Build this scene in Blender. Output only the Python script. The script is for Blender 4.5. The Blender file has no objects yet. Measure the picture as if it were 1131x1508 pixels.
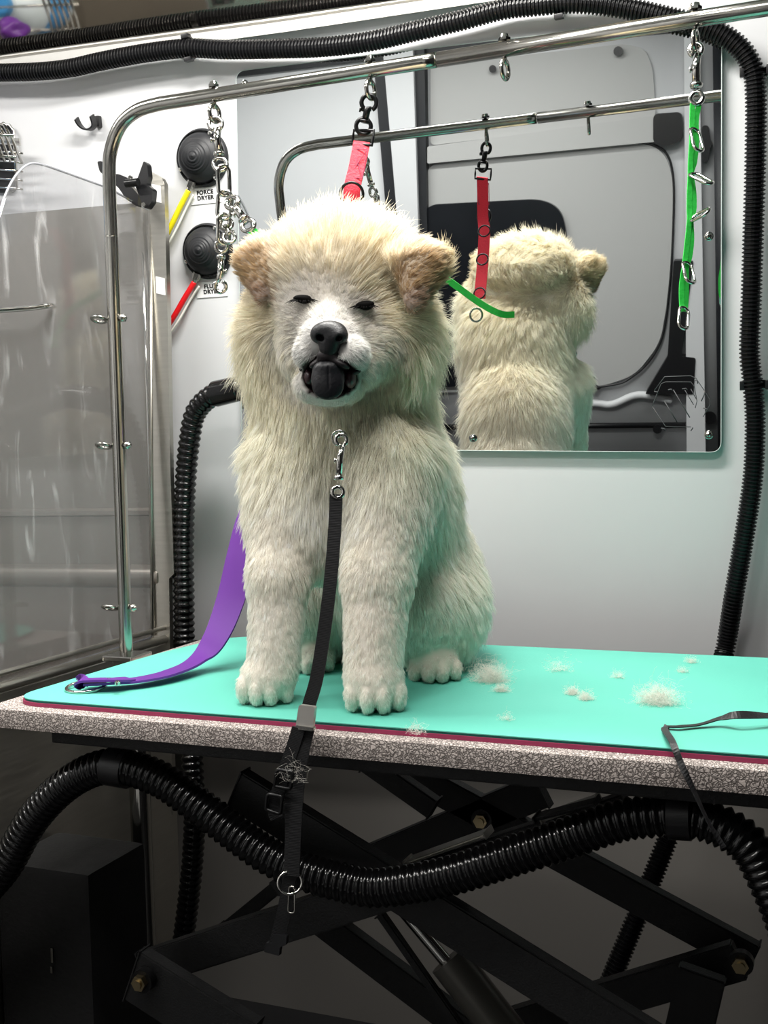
import bpy, bmesh, math, random
import numpy as np
from mathutils import Vector, Matrix
random.seed(7); RNG = np.random.default_rng(11)
scn = bpy.context.scene; COL = scn.collection
PI = math.pi
# ------------------------------------------------------------------ camera frame
S = 0.32                      # metres per unit ("unit" = camera height above the mat)
CAMZ = 1.20
F, CX, CY = 1690.0, 565.5, 754.0
M = np.array([[9.25751734e-01, 2.23746643e-04, 3.78131826e-01],
              [3.77406440e-01, 6.13673138e-02, -9.24012138e-01],
              [-2.34116790e-02, 9.98115225e-01, 5.67264537e-02]])
def ray(x, y): return M @ np.array([(x-CX)/F, -(y-CY)/F, -1.0])
def W(p): return Vector((p[0]*S, p[1]*S, p[2]*S+CAMZ))
def atY(x, y, Y): r = ray(x, y); return r*Y/r[1]
def atX(x, y, X): r = ray(x, y); return r*X/r[0]
def atZ(x, y, Z): r = ray(x, y); return r*Z/r[2]
WN = np.array([.0413, -1, -.1357]); WK = np.linalg.norm(WN); WN = WN/WK; WD = 6.08
def atW(x, y, off=0.0):       # point on the leaning wall, 'off' units in front of it
    r = ray(x, y); t = (off-WD)/(WN @ r); return r*t
def mir(x, y, Y):             # what the wall mirror shows at x,y, on the plane Y
    off = 0.05
    p = atW(x, y, off); r = ray(x, y); r2 = r-2*(r @ WN)*WN
    return p+r2*(Y-p[1])/r2[1]
def wy(X, Z, off=0.0):        # wall depth at X,Z
    return -(WD-off+WN[0]*X+WN[2]*Z)/WN[1]

# ------------------------------------------------------------------ materials
def lin(c): return tuple(((v/255)/12.92 if v/255 <= .04045 else ((v/255+.055)/1.055)**2.4) for v in c)
MATS = {}
def mat(name, rgb, rough=.5, metal=0.0, spec=.5, bump=0, bscale=200, noise=0, nscale=20, coat=0, trans=0, alpha=1, ior=1.45, aniso=None, bdist=.002):
    if name in MATS: return MATS[name]
    m = bpy.data.materials.new(name); m.use_nodes = True
    nt = m.node_tree; N = nt.nodes; L = nt.links
    b = N['Principled BSDF']; c = lin(rgb)+(1,)
    b.inputs['Base Color'].default_value = c
    b.inputs['Roughness'].default_value = rough; b.inputs['Metallic'].default_value = metal
    b.inputs['Specular IOR Level'].default_value = spec
    b.inputs['Coat Weight'].default_value = coat
    b.inputs['Transmission Weight'].default_value = trans; b.inputs['IOR'].default_value = ior
    b.inputs['Alpha'].default_value = alpha
    tc = N.new('ShaderNodeTexCoord')
    vec = tc.outputs['Object']
    if aniso:
        mp = N.new('ShaderNodeMapping'); mp.inputs['Scale'].default_value = aniso
        L.new(vec, mp.inputs['Vector']); vec = mp.outputs['Vector']
    if noise:
        n = N.new('ShaderNodeTexNoise'); n.inputs['Scale'].default_value = nscale; n.inputs['Detail'].default_value = 5
        L.new(vec, n.inputs['Vector'])
        mx = N.new('ShaderNodeMix'); mx.data_type = 'RGBA'
        mx.inputs['A'].default_value = tuple(v*(1-noise) for v in c[:3])+(1,)
        mx.inputs['B'].default_value = tuple(min(1, v*(1+noise)) for v in c[:3])+(1,)
        L.new(n.outputs['Fac'], mx.inputs['Factor']); L.new(mx.outputs['Result'], b.inputs['Base Color'])
        mr = N.new('ShaderNodeMapRange'); mr.inputs['To Min'].default_value = max(0, rough-.08); mr.inputs['To Max'].default_value = min(1, rough+.1)
        L.new(n.outputs['Fac'], mr.inputs['Value']); L.new(mr.outputs['Result'], b.inputs['Roughness'])
    if bump:
        n = N.new('ShaderNodeTexNoise'); n.inputs['Scale'].default_value = bscale; n.inputs['Detail'].default_value = 4
        L.new(vec, n.inputs['Vector'])
        bp = N.new('ShaderNodeBump'); bp.inputs['Strength'].default_value = bump; bp.inputs['Distance'].default_value = bdist
        L.new(n.outputs['Fac'], bp.inputs['Height']); L.new(bp.outputs['Normal'], b.inputs['Normal'])
    MATS[name] = m
    return m
mWall = mat('white_panel', (206, 207, 209), .38, spec=.4, noise=.02, nscale=3, bump=.05, bscale=6, bdist=.01)
mTrim = mat('painted_aluminium', (222, 220, 215), .3, metal=.35)
mSteel = mat('polished_steel_tube', (176, 174, 168), .17, metal=1, noise=.06, nscale=9)
mChrome = mat('chrome', (205, 203, 198), .1, metal=1)
mSS = mat('brushed_stainless', (186, 183, 175), .36, metal=1, noise=.12, nscale=14, aniso=(1, 1, 14), bump=.04, bscale=60)
mTub = mat('stainless_tub', (126, 121, 114), .36, metal=.7, noise=.10, nscale=5, bump=.03, bscale=30)
mBlack = mat('black_rubber', (30, 31, 34), .5, noise=.1, nscale=30, bump=.1, bscale=80)
mHose = mat('black_hose_plastic', (15, 15, 17), .34, spec=.4)
mHoseG = mat('glossy_hose_plastic', (10, 10, 11), .17, spec=.55)
mBlkP = mat('black_plastic', (20, 20, 22), .35)
mBlkM = mat('black_metal', (16, 16, 17), .3, metal=.3)
mFrame = mat('black_powder_coat', (15, 15, 16), .5, noise=.5, nscale=160, bump=.35, bscale=420)
mDoor = mat('grey_van_paint', (192, 193, 195), .6, noise=.03, nscale=2)
mDoorP = mat('grey_van_panel', (158, 158, 157), .7, noise=.02, nscale=3)
mDark = mat('dark_void_trim', (22, 24, 28), .5, noise=.3, nscale=12)
mGlassD = mat('dark_window_film', (13, 16, 21), .3, noise=.4, nscale=6)
mRed = mat('red_webbing', (208, 30, 52), .6, bump=.5, bscale=300, noise=.1, nscale=200)
mStitch = mat('stitch_thread', (120, 40, 70), .7)
mGreen = mat('green_strap', (44, 196, 70), .5, noise=.15, nscale=80, bump=.3, bscale=200)
mPurple = mat('purple_strap', (102, 46, 142), .4, noise=.06, nscale=20)
mWeb = mat('black_webbing', (20, 20, 22), .7)
def stripes(m, scale, s=.5, dist=.0008):
    nt = m.node_tree; N = nt.nodes; L = nt.links; b = N['Principled BSDF']
    u = N.new('ShaderNodeUVMap'); w = N.new('ShaderNodeTexWave'); w.bands_direction = 'Y'; w.inputs['Scale'].default_value = scale
    L.new(u.outputs['UV'], w.inputs['Vector'])
    bp = N.new('ShaderNodeBump'); bp.inputs['Strength'].default_value = s; bp.inputs['Distance'].default_value = dist
    L.new(w.outputs['Fac'], bp.inputs['Height']); L.new(bp.outputs['Normal'], b.inputs['Normal'])
stripes(mWeb, 170, .35)
mMat = mat('mint_foam', (94, 188, 169), .62, noise=.05, nscale=7, bump=.12, bscale=260)
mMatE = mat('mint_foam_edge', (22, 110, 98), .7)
mMaroon = mat('maroon_foam', (150, 48, 84), .65, noise=.05, nscale=30)
mBag = mat('black_bag_fabric', (9, 9, 10), .85, noise=.2, nscale=50, bump=.3, bscale=200)
mBrass = mat('zinc_bolt', (168, 152, 118), .28, metal=1)
mWhiteP = mat('label_film', (226, 226, 226), .25)
mInk = mat('black_ink', (12, 12, 12), .6)
mYel = mat('yellow_cord', (222, 206, 20), .35)
mRedC = mat('red_cord', (214, 20, 26), .35)
mCable = mat('white_cable', (225, 225, 215), .4)
mFloor = mat('dark_rubber_floor', (26, 26, 28), .6, noise=.2, nscale=40)
mCeil = mat('ceiling_panel', (205, 206, 206), .5)
mSkinD = mat('dark_mouth', (24, 18, 21), .55, noise=.3, nscale=60)
mTongue = mat('blue_black_tongue', (19, 19, 23), .42, noise=.25, nscale=60, bump=.4, bscale=220)
mNose = mat('black_nose_leather', (24, 24, 27), .45, bump=.5, bscale=380, bdist=.001)
mEye = mat('dark_eye', (8, 7, 7), .8, spec=.1)
mEtch = mat('etched_line', (70, 72, 74), .6)
mBlue = mat('blue_bottle_plastic', (70, 150, 215), .25)
mMirror = mat('mirror_face', (214, 218, 219), .012, metal=1)
# carpet board: worm-like light fibres over dark gaps
mCarpet = bpy.data.materials.new('textured_board_wrap'); mCarpet.use_nodes = True
def _c():
    nt = mCarpet.node_tree; N = nt.nodes; L = nt.links; b = N['Principled BSDF']; b.inputs['Roughness'].default_value = .75
    tc = N.new('ShaderNodeTexCoord'); nz = N.new('ShaderNodeTexNoise'); nz.inputs['Scale'].default_value = 120; nz.inputs['Detail'].default_value = 2
    mp = N.new('ShaderNodeMapping'); L.new(tc.outputs['Object'], mp.inputs['Vector'])
    L.new(mp.outputs['Vector'], nz.inputs['Vector'])
    av = N.new('ShaderNodeVectorMath'); av.operation = 'SCALE'; av.inputs['Scale'].default_value = .012
    L.new(nz.outputs['Color'], av.inputs[0])
    ad = N.new('ShaderNodeVectorMath'); ad.operation = 'ADD'; L.new(mp.outputs['Vector'], ad.inputs[0]); L.new(av.outputs[0], ad.inputs[1])
    v = N.new('ShaderNodeTexVoronoi'); v.feature = 'DISTANCE_TO_EDGE'; v.inputs['Scale'].default_value = 250; L.new(ad.outputs[0], v.inputs['Vector'])
    r = N.new('ShaderNodeValToRGB'); r.color_ramp.elements[0].color = lin((84, 76, 72))+(1,); r.color_ramp.elements[1].color = lin((204, 192, 186))+(1,)
    r.color_ramp.elements[0].position = .0; r.color_ramp.elements[1].position = .22
    L.new(v.outputs['Distance'], r.inputs['Fac']); L.new(r.outputs['Color'], b.inputs['Base Color'])
    bp = N.new('ShaderNodeBump'); bp.inputs['Strength'].default_value = .9; bp.inputs['Distance'].default_value = .0015
    L.new(r.outputs['Color'], bp.inputs['Height']); L.new(bp.outputs['Normal'], b.inputs['Normal'])
_c()
# clear scratched acrylic
mAcr = bpy.data.materials.new('scratched_clear_acrylic'); mAcr.use_nodes = True
def _a():
    nt = mAcr.node_tree; N = nt.nodes; L = nt.links; out = N['Material Output']; N.remove(N['Principled BSDF'])
    tr = N.new('ShaderNodeBsdfTransparent'); tr.inputs['Color'].default_value = (.86, .86, .87, 1)
    gl = N.new('ShaderNodeBsdfGlossy'); gl.inputs['Roughness'].default_value = .06; gl.inputs['Color'].default_value = (.9, .9, .9, 1)
    df = N.new('ShaderNodeBsdfDiffuse'); df.inputs['Color'].default_value = (.72, .72, .72, 1)
    fr = N.new('ShaderNodeFresnel'); gm = N.new('ShaderNodeNewGeometry'); io = N.new('ShaderNodeMath'); io.operation = 'MULTIPLY_ADD'; io.inputs[1].default_value = 1/1.45-1.45; io.inputs[2].default_value = 1.45
    L.new(gm.outputs['Backfacing'], io.inputs[0]); L.new(io.outputs[0], fr.inputs['IOR'])
    tc = N.new('ShaderNodeTexCoord')
    mp = N.new('ShaderNodeMapping'); mp.inputs['Scale'].default_value = (1, 1, .25); mp.inputs['Rotation'].default_value = (.2, 0, 0)
    L.new(tc.outputs['Object'], mp.inputs['Vector'])
    n = N.new('ShaderNodeTexNoise'); n.inputs['Scale'].default_value = 26; n.inputs['Detail'].default_value = 8; n.inputs['Distortion'].default_value = 1.6
    L.new(mp.outputs['Vector'], n.inputs['Vector'])
    r = N.new('ShaderNodeValToRGB'); r.color_ramp.elements[0].position = .6; r.color_ramp.elements[0].color = (.07, .07, .07, 1)
    r.color_ramp.elements[1].position = .8; r.color_ramp.elements[1].color = (.42, .42, .42, 1)
    L.new(n.outputs['Fac'], r.inputs['Fac'])
    a = N.new('ShaderNodeMixShader'); L.new(r.outputs['Color'], a.inputs['Fac']); L.new(tr.outputs[0], a.inputs[1]); L.new(df.outputs[0], a.inputs[2])
    b = N.new('ShaderNodeMixShader'); L.new(fr.outputs[0], b.inputs['Fac']); L.new(a.outputs[0], b.inputs[1]); L.new(gl.outputs[0], b.inputs[2])
    L.new(b.outputs[0], out.inputs['Surface'])
_a()
mClear = bpy.data.materials.new('clear_edge_plastic'); mClear.use_nodes = True
def _cl():
    nt = mClear.node_tree; N = nt.nodes; L = nt.links; out = N['Material Output']; N.remove(N['Principled BSDF'])
    tr = N.new('ShaderNodeBsdfTransparent'); tr.inputs['Color'].default_value = (.93, .94, .94, 1)
    gl = N.new('ShaderNodeBsdfGlossy'); gl.inputs['Roughness'].default_value = .1
    a = N.new('ShaderNodeMixShader'); a.inputs['Fac'].default_value = .08; L.new(tr.outputs[0], a.inputs[1]); L.new(gl.outputs[0], a.inputs[2])
    L.new(a.outputs[0], out.inputs['Surface'])
_cl()

# ------------------------------------------------------------------ object helpers
def link(name, me, m, parent=None, smooth=True):
    if smooth and len(me.polygons): me.polygons.foreach_set('use_smooth', [True]*len(me.polygons))
    for mm in (m if isinstance(m, (list, tuple)) else [m]): me.materials.append(mm)
    o = bpy.data.objects.new(name, me); COL.objects.link(o)
    if parent is not None:
        o.parent = parent
        o.matrix_parent_inverse = Matrix.Translation(parent.location).inverted() if parent.type == 'EMPTY' else Matrix.Identity(4)
    return o
def obj(name, bm, m, parent=None, smooth=False, auto=None):
    me = bpy.data.meshes.new(name)
    bmesh.ops.recalc_face_normals(bm, faces=bm.faces)
    if auto is not None:
        for e in bm.edges:
            if len(e.link_faces) == 2 and e.calc_face_angle(0) > math.radians(auto): e.smooth = False
        smooth = True
    bm.to_mesh(me); bm.free()
    return link(name, me, m, parent, smooth)
def tag(o, label, cat, group=None, kind=None):
    o['label'] = label; o['category'] = cat
    if group: o['group'] = group
    if kind: o['kind'] = kind
    return o
def struct(o, label=None):
    o['kind'] = 'structure'
    if label: o['label'] = label
    return o
def empty(name, p, label, cat, group=None):
    o = bpy.data.objects.new(name, None); COL.objects.link(o); o.location = W(p); o.empty_display_size = .05
    return tag(o, label, cat, group)
def V(p): return p if isinstance(p, Vector) else W(p)
def add_box(bm, lo, hi, bev=0):
    lo = Vector(lo); hi = Vector(hi); r = bmesh.ops.create_cube(bm, size=1)
    for v in r['verts']: v.co = Vector([(lo[i]+hi[i])/2+v.co[i]*(hi[i]-lo[i]) for i in range(3)])
    if bev:
        es = list({e for v in r['verts'] for e in v.link_edges})
        bmesh.ops.bevel(bm, geom=es, offset=bev, segments=2, affect='EDGES', profile=.7)
def frame_of(d, up=Vector((0, 0, 1))):
    d = d.normalized()
    if abs(d.dot(up)) > .98: up = Vector((0, 1, 0))
    a = d.cross(up).normalized(); b = a.cross(d).normalized()
    return a, b
def add_beam(bm, a, b, w, h, up=Vector((0, 1, 0)), bev=.002):   # box along a->b, w along a x up, h along up
    a = V(a); b = V(b); d = b-a; s, u = frame_of(d, up)
    r = bmesh.ops.create_cube(bm, size=1); dn = d.normalized(); c = (a+b)/2
    for v in r['verts']: v.co = c+dn*v.co.x*d.length+s*v.co.y*w+u*v.co.z*h
    if bev:
        es = list({e for v in r['verts'] for e in v.link_edges})
        bmesh.ops.bevel(bm, geom=es, offset=bev, segments=2, affect='EDGES')
def add_cyl(bm, a, b, r0, r1=None, n=20, caps=True):
    a = V(a); b = V(b); r1 = r0 if r1 is None else r1; d = (b-a); s, u = frame_of(d)
    A = [bm.verts.new(a+(s*math.cos(t)+u*math.sin(t))*r0) for t in [2*PI*i/n for i in range(n)]]
    B = [bm.verts.new(b+(s*math.cos(t)+u*math.sin(t))*r1) for t in [2*PI*i/n for i in range(n)]]
    for i in range(n): bm.faces.new((A[i], A[(i+1) % n], B[(i+1) % n], B[i]))
    if caps: bm.faces.new(A[::-1]); bm.faces.new(B)
def add_lathe(bm, c, axis, prof, n=40):
    c = V(c); s, u = frame_of(axis); ax = axis.normalized(); rings = []
    for (r, h) in prof:
        if r < 1e-6: rings.append([bm.verts.new(c+ax*h)])
        else: rings.append([bm.verts.new(c+ax*h+(s*math.cos(2*PI*i/n)+u*math.sin(2*PI*i/n))*r) for i in range(n)])
    for p, q in zip(rings[:-1], rings[1:]):
        for i in range(n):
            j = (i+1) % n
            if len(p) == 1 and len(q) == 1: continue
            if len(p) == 1: bm.faces.new((p[0], q[j], q[i]))
            elif len(q) == 1: bm.faces.new((p[i], p[j], q[0]))
            else: bm.faces.new((p[i], p[j], q[j], q[i]))
def catmull(pts, sub=12, closed=False):
    pts = [Vector(p) for p in pts]; n = len(pts); out = []
    rng = range(n if closed else n-1)
    for i in rng:
        if closed: p0, p1, p2, p3 = pts[(i-1) % n], pts[i], pts[(i+1) % n], pts[(i+2) % n]
        else: p0, p1, p2, p3 = pts[max(i-1, 0)], pts[i], pts[i+1], pts[min(i+2, n-1)]
        for k in range(sub):
            t = k/sub; out.append(.5*((2*p1)+(-p0+p2)*t+(2*p0-5*p1+4*p2-p3)*t*t+(-p0+3*p1-3*p2+p3)*t**3))
    if not closed: out.append(pts[-1])
    return out
def resample(pts, step):
    out = [pts[0].copy()]; acc = 0; L = [0]
    for a, b in zip(pts[:-1], pts[1:]): L.append(L[-1]+(b-a).length)
    n = max(2, int(round(L[-1]/step))); res = []; j = 0
    for i in range(n+1):
        s = L[-1]*i/n
        while j < len(L)-2 and L[j+1] < s: j += 1
        t = (s-L[j])/max(1e-9, L[j+1]-L[j]); res.append(pts[j].lerp(pts[j+1], min(1, t)))
    return res
def add_tube(bm, pts, rad, n=12, closed=False, caps=True):   # rad float or list
    m = len(pts); s = None; rings = []
    for i, p in enumerate(pts):
        if closed: t = (pts[(i+1) % m]-pts[i-1])
        else: t = pts[min(i+1, m-1)]-pts[max(i-1, 0)]
        t.normalize()
        if s is None: s, _ = frame_of(t)
        s = (s-t*s.dot(t))
        if s.length < 1e-6: s, _ = frame_of(t)
        s.normalize(); u = t.cross(s); r = rad[i] if isinstance(rad, (list, tuple)) else rad
        rings.append([bm.verts.new(p+(s*math.cos(2*PI*k/n)+u*math.sin(2*PI*k/n))*r) for k in range(n)])
    for i in range(m if closed else m-1):
        A, B = rings[i], rings[(i+1) % m]
        off = 0
        if closed and i == m-1:
            off = min(range(n), key=lambda o: (A[0].co-B[o].co).length)
        for k in range(n): bm.faces.new((A[k], A[(k+1) % n], B[(k+1+off) % n], B[(k+off) % n]))
    if caps and not closed: bm.faces.new(rings[0][::-1]); bm.faces.new(rings[-1])
def hose_bm(pts, r, pitch, depth=.16, n=20, sharp=True):
    P = catmull([V(p) for p in pts], 16); prof = ([0, .25, .5, .75], [1, 1, 1-depth, 1-depth])
    P = resample(P, pitch/4); rr = []
    for i in range(len(P)): rr.append(r*([1, 1.0, 1-depth, 1-depth] if sharp else [1, 1-depth*.35, 1-depth, 1-depth*.35])[i % 4])
    bm = bmesh.new(); add_tube(bm, P, rr, n); return bm
def add_torus(bm, c, nrm, R, r, n=28, m=10, sx=1.0, xdir=None):
    c = V(c); nrm = nrm.normalized()
    if xdir is None: s, u = frame_of(nrm)
    else: s = (xdir-nrm*xdir.dot(nrm)).normalized(); u = nrm.cross(s)
    pts = [c+s*math.cos(2*PI*i/n)*R*sx+u*math.sin(2*PI*i/n)*R for i in range(n)]
    add_tube(bm, pts, r, m, closed=True)
def add_link(bm, a, b, w, r, nrm, m=10):    # chain link (stadium) between a and b
    a = V(a); b = V(b); d = (b-a); L = d.length; d.normalize(); s = (nrm.cross(d)).normalized(); hw = w/2; pts = []
    for i in range(9): t = PI*i/8; pts.append(b-d*hw+s*math.cos(t)*hw+d*math.sin(t)*hw)
    for i in range(9): t = PI*i/8; pts.append(a+d*hw-s*math.cos(t)*hw-d*math.sin(t)*hw)
    add_tube(bm, pts, r, m, closed=True)
def ribbon_bm(pts, width, thick, side, sub=10, twist=None):    # flat strap; side: vector or list of vectors
    P = catmull([V(p) for p in pts], sub); n = len(P); bm = bmesh.new(); uv = bm.loops.layers.uv.new('UVMap'); rows = []; L = 0; vs = []
    sides = side if isinstance(side, list) else [side]*len(pts)
    SD = catmull([Vector(s) for s in sides], sub)
    for i, p in enumerate(P):
        t = (P[min(i+1, n-1)]-P[max(i-1, 0)]).normalized(); s = SD[i]; s = (s-t*s.dot(t)).normalized(); nn = t.cross(s)
        wv = width[0]+(width[1]-width[0])*i/(n-1) if isinstance(width, (list, tuple)) else width
        rows.append([bm.verts.new(p+s*wv/2*a+nn*thick/2*b) for a, b in ((-1, -1), (1, -1), (1, 1), (-1, 1))])
        if i: L += (P[i]-P[i-1]).length
        vs.append(L)
    for i in range(n-1):
        for k in range(4):
            f = bm.faces.new((rows[i][k], rows[i][(k+1) % 4], rows[i+1][(k+1) % 4], rows[i+1][k]))
            for lp, (uu, vv) in zip(f.loops, ((0, vs[i]), (1, vs[i]), (1, vs[i+1]), (0, vs[i+1]))): lp[uv].uv = (uu*.02, vv)
    bm.faces.new(rows[0][::-1]); bm.faces.new(rows[-1])
    return bm
def add_poly(bm, pts, thick, nrm):          # extruded polygon (pts world vectors), thick along nrm
    pts = [V(p) for p in pts]; nrm = nrm.normalized()
    A = [bm.verts.new(p) for p in pts]; B = [bm.verts.new(p+nrm*thick) for p in pts]; n = len(pts)
    bm.faces.new(A[::-1]); bm.faces.new(B)
    for i in range(n): bm.faces.new((A[i], A[(i+1) % n], B[(i+1) % n], B[i]))
def round_poly(pts, r, seg=8):
    pts = [Vector(p) for p in pts]; out = []; n = len(pts)
    for i, p in enumerate(pts):
        rr = r[i] if isinstance(r, (list, tuple)) else r
        a = (pts[i-1]-p); b = (pts[(i+1) % n]-p)
        if rr <= 0: out.append(p); continue
        da = a.normalized()*min(rr, a.length*.49); db = b.normalized()*min(rr, b.length*.49)
        for k in range(seg+1):
            t = k/seg; out.append(p+da*(1-t)**2+db*t**2)
    return out
def mesh_from_eval(o):
    dg = bpy.context.evaluated_depsgraph_get(); me = bpy.data.meshes.new_from_object(o.evaluated_get(dg)); return me
def text_mesh(name, lines, size, loc, R, m, parent, bold=0.0, space=1.25):
    cu = bpy.data.curves.new(name, 'FONT'); cu.body = '\n'.join(lines); cu.size = size; cu.align_x = 'CENTER'; cu.extrude = .0003
    cu.space_line = space; cu.offset = bold; cu.space_character = 1.12
    t = bpy.data.objects.new(name+'_src', cu); COL.objects.link(t)
    me = mesh_from_eval(t); bpy.data.objects.remove(t)
    me.transform(Matrix.Translation(loc) @ R.to_4x4())
    return link(name, me, m, parent, False)
NW = Vector(WN)                                # wall normal, into the room
UW = (Vector((0, 0, 1))-NW*NW.z).normalized(); XW = UW.cross(NW).normalized()
if XW.x < 0: XW = -XW
RW = Matrix((XW, UW, NW)).transposed()
VX, VY, VZ = Vector((1, 0, 0)), Vector((0, 1, 0)), Vector((0, 0, 1))
CAMP = W((0, 0, 0))
def toCam(p): return (CAMP-V(p)).normalized()

# ================================================================== SETTING
XL, XR, YF, ZF, ZC = -6.9, 2.4, -.85, -CAMZ/S, 3.15
bm = bmesh.new()
zt = 2.55
P = lambda X, Z, o=0: W((X, wy(X, Z, o), Z))
zk = -1.18; A = [P(XL, zk), P(XR, zk), P(XR, zt), P(XL, zt)]
vs = [bm.verts.new(p) for p in A]; bm.faces.new(vs)
bmesh.ops.recalc_face_normals(bm, faces=bm.faces)
ex = bmesh.ops.extrude_face_region(bm, geom=list(bm.faces)); bmesh.ops.translate(bm, verts=[e for e in ex['geom'] if isinstance(e, bmesh.types.BMVert)], vec=Vector((0, .16, 0)))
struct(obj('wall_back', bm, mWall), 'white smooth van wall panel leaning inward behind the table')
mLowShade = mat('shade_grey_lower_wall', (112, 109, 105), .55, noise=.12, nscale=2)  # under-table shade put into a darker grey and a made-up recess
bm = bmesh.new(); add_box(bm, W((XL, 6.68, ZF)), W((XR, 6.9, -.9))); struct(obj('wall_back', bm, mLowShade), 'lower wall under the white panel, darkened and set back to give shade')
bm = bmesh.new(); add_box(bm, W((XL-.1, YF-.1, ZF-.1)), W((XR+.1, 6.9, ZF))); struct(obj('floor', bm, mFloor))
bm = bmesh.new(); add_box(bm, W((XL-.1, YF-.1, ZC)), W((XR+.1, 6.9, ZC+.1))); struct(obj('ceiling', bm, mCeil))
bm = bmesh.new(); add_box(bm, W((XL-.1, YF-.1, ZF)), W((XL, 6.9, ZC))); struct(obj('wall_left', bm, mWall))
mNight = mat('unseen_night_dark', (24, 24, 27), .8)  # unseen side taken as open night, made dark to cut bounce light
bm = bmesh.new(); add_box(bm, W((XR, YF-.1, ZF)), W((XR+.1, 6.9, ZC))); struct(obj('wall_right', bm, mNight))
bm = bmesh.new(); add_box(bm, W((-.45, YF-.12, ZF)), W((XR, YF, ZC))); struct(obj('wall_front', bm, mNight))
bm = bmesh.new(); add_box(bm, W((XL, YF-.12, ZF)), W((-.45, YF, ZC))); struct(obj('wall_front', bm, mWall))

# sloping polished panel and aluminium trim along the top of the wall
tl = [(-160, 101), (0, 79), (420, 22), (700, -20), (1200, -90)]
def trimpt(i, dy, off): x, y = tl[i]; return W(atW(x, y+dy, off))
bm = bmesh.new()
for (y0, y1, o0, o1) in ((0, 5, .055, .065), (5, 9, .045, .045), (9, 25, .065, .06)):
    for i in range(len(tl)-1):
        q = [trimpt(i, y0, 0), trimpt(i+1, y0, 0), trimpt(i+1, y1, 0), trimpt(i, y1, 0), trimpt(i, y0, o0), trimpt(i+1, y0, o0), trimpt(i+1, y1, o1), trimpt(i, y1, o1)]
        v = [bm.verts.new(p) for p in q]
        for f in ((4, 5, 6, 7), (0, 1, 5, 4), (3, 2, 6, 7), (0, 3, 7, 4), (1, 2, 6, 5), (0, 1, 2, 3)): bm.faces.new([v[k] for k in f])
struct(obj('trim_1', bm, mTrim), 'long white aluminium trim rail along the top of the wall')
mSlope = mat('dark_polished_panel', (188, 184, 176), .05, metal=1, noise=.1, nscale=3)
bm = bmesh.new()
a0 = trimpt(0, 0, .06); a1 = trimpt(4, 0, .06); up = Vector((0, -.82, .57))*.30
add_poly(bm, [a0, a1, a1+up, a0+up], .004, up.cross(a1-a0)*-1)
struct(obj('trim_2', bm, mSlope), 'sloping polished metal panel above the white trim rail')

# ---- opposite side of the van, seen in the mirror
def mp(x, y, d=0.0): return W(mir(x, y, YF+d))
def mpoly(name, pts, d, thick, m, parent, r=0, d2=None):
    bm = bmesh.new(); q = [mp(x, y, d) for x, y in pts]
    if r: q = round_poly(q, r)
    add_poly(bm, q, thick, VY); return obj(name, bm, m, parent, auto=30)
door = empty('door_1', mir(830, 700, YF), 'grey van side door with dark window', 'door'); struct(door); del door['category']
mpoly('door_skin', [(623, 40), (1080, 20), (1080, 760), (623, 760)], .008, .004, mDoor, door)
mpoly('door_pillar', [(570, 60), (614, 50), (622, 320), (628, 760), (612, 760), (592, 320)], .0, .07, mDoor, door, .01)
mpoly('door_seal', [(551, 70), (573, 70), (594, 320), (614, 760), (580, 760), (570, 300)], .0, .03, mDark, door)
mpoly('door_seal', [(613, 60), (629, 60), (633, 320), (640, 760), (624, 760), (620, 320)], .0, .05, mDark, door)
mpoly('header_gap', [(340, 60), (340, 113), (356, 112), (545, 89), (625, 78), (1075, 40), (1075, -10), (625, 20)], .0, .02, mDark, door)
mpoly('door_panel', [(634, 96), (920, 64), (950, 72), (961, 100), (966, 172), (634, 214)], .03, .008, mDoorP, door, .02)
mpoly('door_rib', [(632, 215), (966, 170), (966, 208), (632, 240)], .03, .035, mDoorP, door, .006)
mpoly('rib_cap', [(963, 167), (1005, 164), (1006, 205), (985, 214), (963, 211)], .03, .05, mBlkP, door, .02)
bm = bmesh.new()
lp = [(628, 242), (945, 209), (978, 222), (991, 260), (991, 340), (985, 430), (972, 505), (935, 552), (880, 570), (700, 576), (628, 578)]
add_poly(bm, round_poly([mp(x, y, .03) for x, y in lp], .05), .012, VY); obj('door_panel', bm, mDoorP, door, auto=30)
bm = bmesh.new(); add_tube(bm, catmull([mp(x, y, .075) for x, y in lp[1:-1]], 8), .004, 8); obj('panel_seal', bm, mBlkP, door, True)
mpoly('window_film', [(626, 301), (798, 292), (828, 308), (836, 350), (838, 560), (626, 570)], .06, .02, mGlassD, door, .05)
mpoly('support_pad', [(993, 381), (1022, 381), (1004, 521), (1025, 523), (1022, 576), (951, 576), (984, 521)], .04, .05, mBlkP, door, .008)
mpoly('latch_plate', [(1034, 184), (1044, 184), (1046, 205), (1050, 210), (1046, 216), (1043, 238), (1034, 236)], .04, .05, mBlkP, door, .012)
mpoly('edge_seal', [(1050, 66), (1080, 66), (1080, 690), (1058, 690)], .04, .08, mDark, door)
mpoly('door_flange', [(1008, 50), (1030, 50), (1040, 690), (1012, 690)], .03, .05, mDoor, door, .01)
mpoly('lower_ledge', [(640, 625), (1010, 622), (1010, 628), (640, 631)], .03, .02, mBlkP, door)
for (x, y, r) in ((725, 101, .012), (910, 75, .015), (605, 295, .008), (585, 176, .005), (597, 175, .005), (968, 632, .016), (1045, 615, .022)):
    bm = bmesh.new(); c = mp(x, y, .1); add_cyl(bm, c, c+Vector((0, .006, 0)), r); obj('rubber_plug', bm, mBlkP, door, auto=30)
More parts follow.
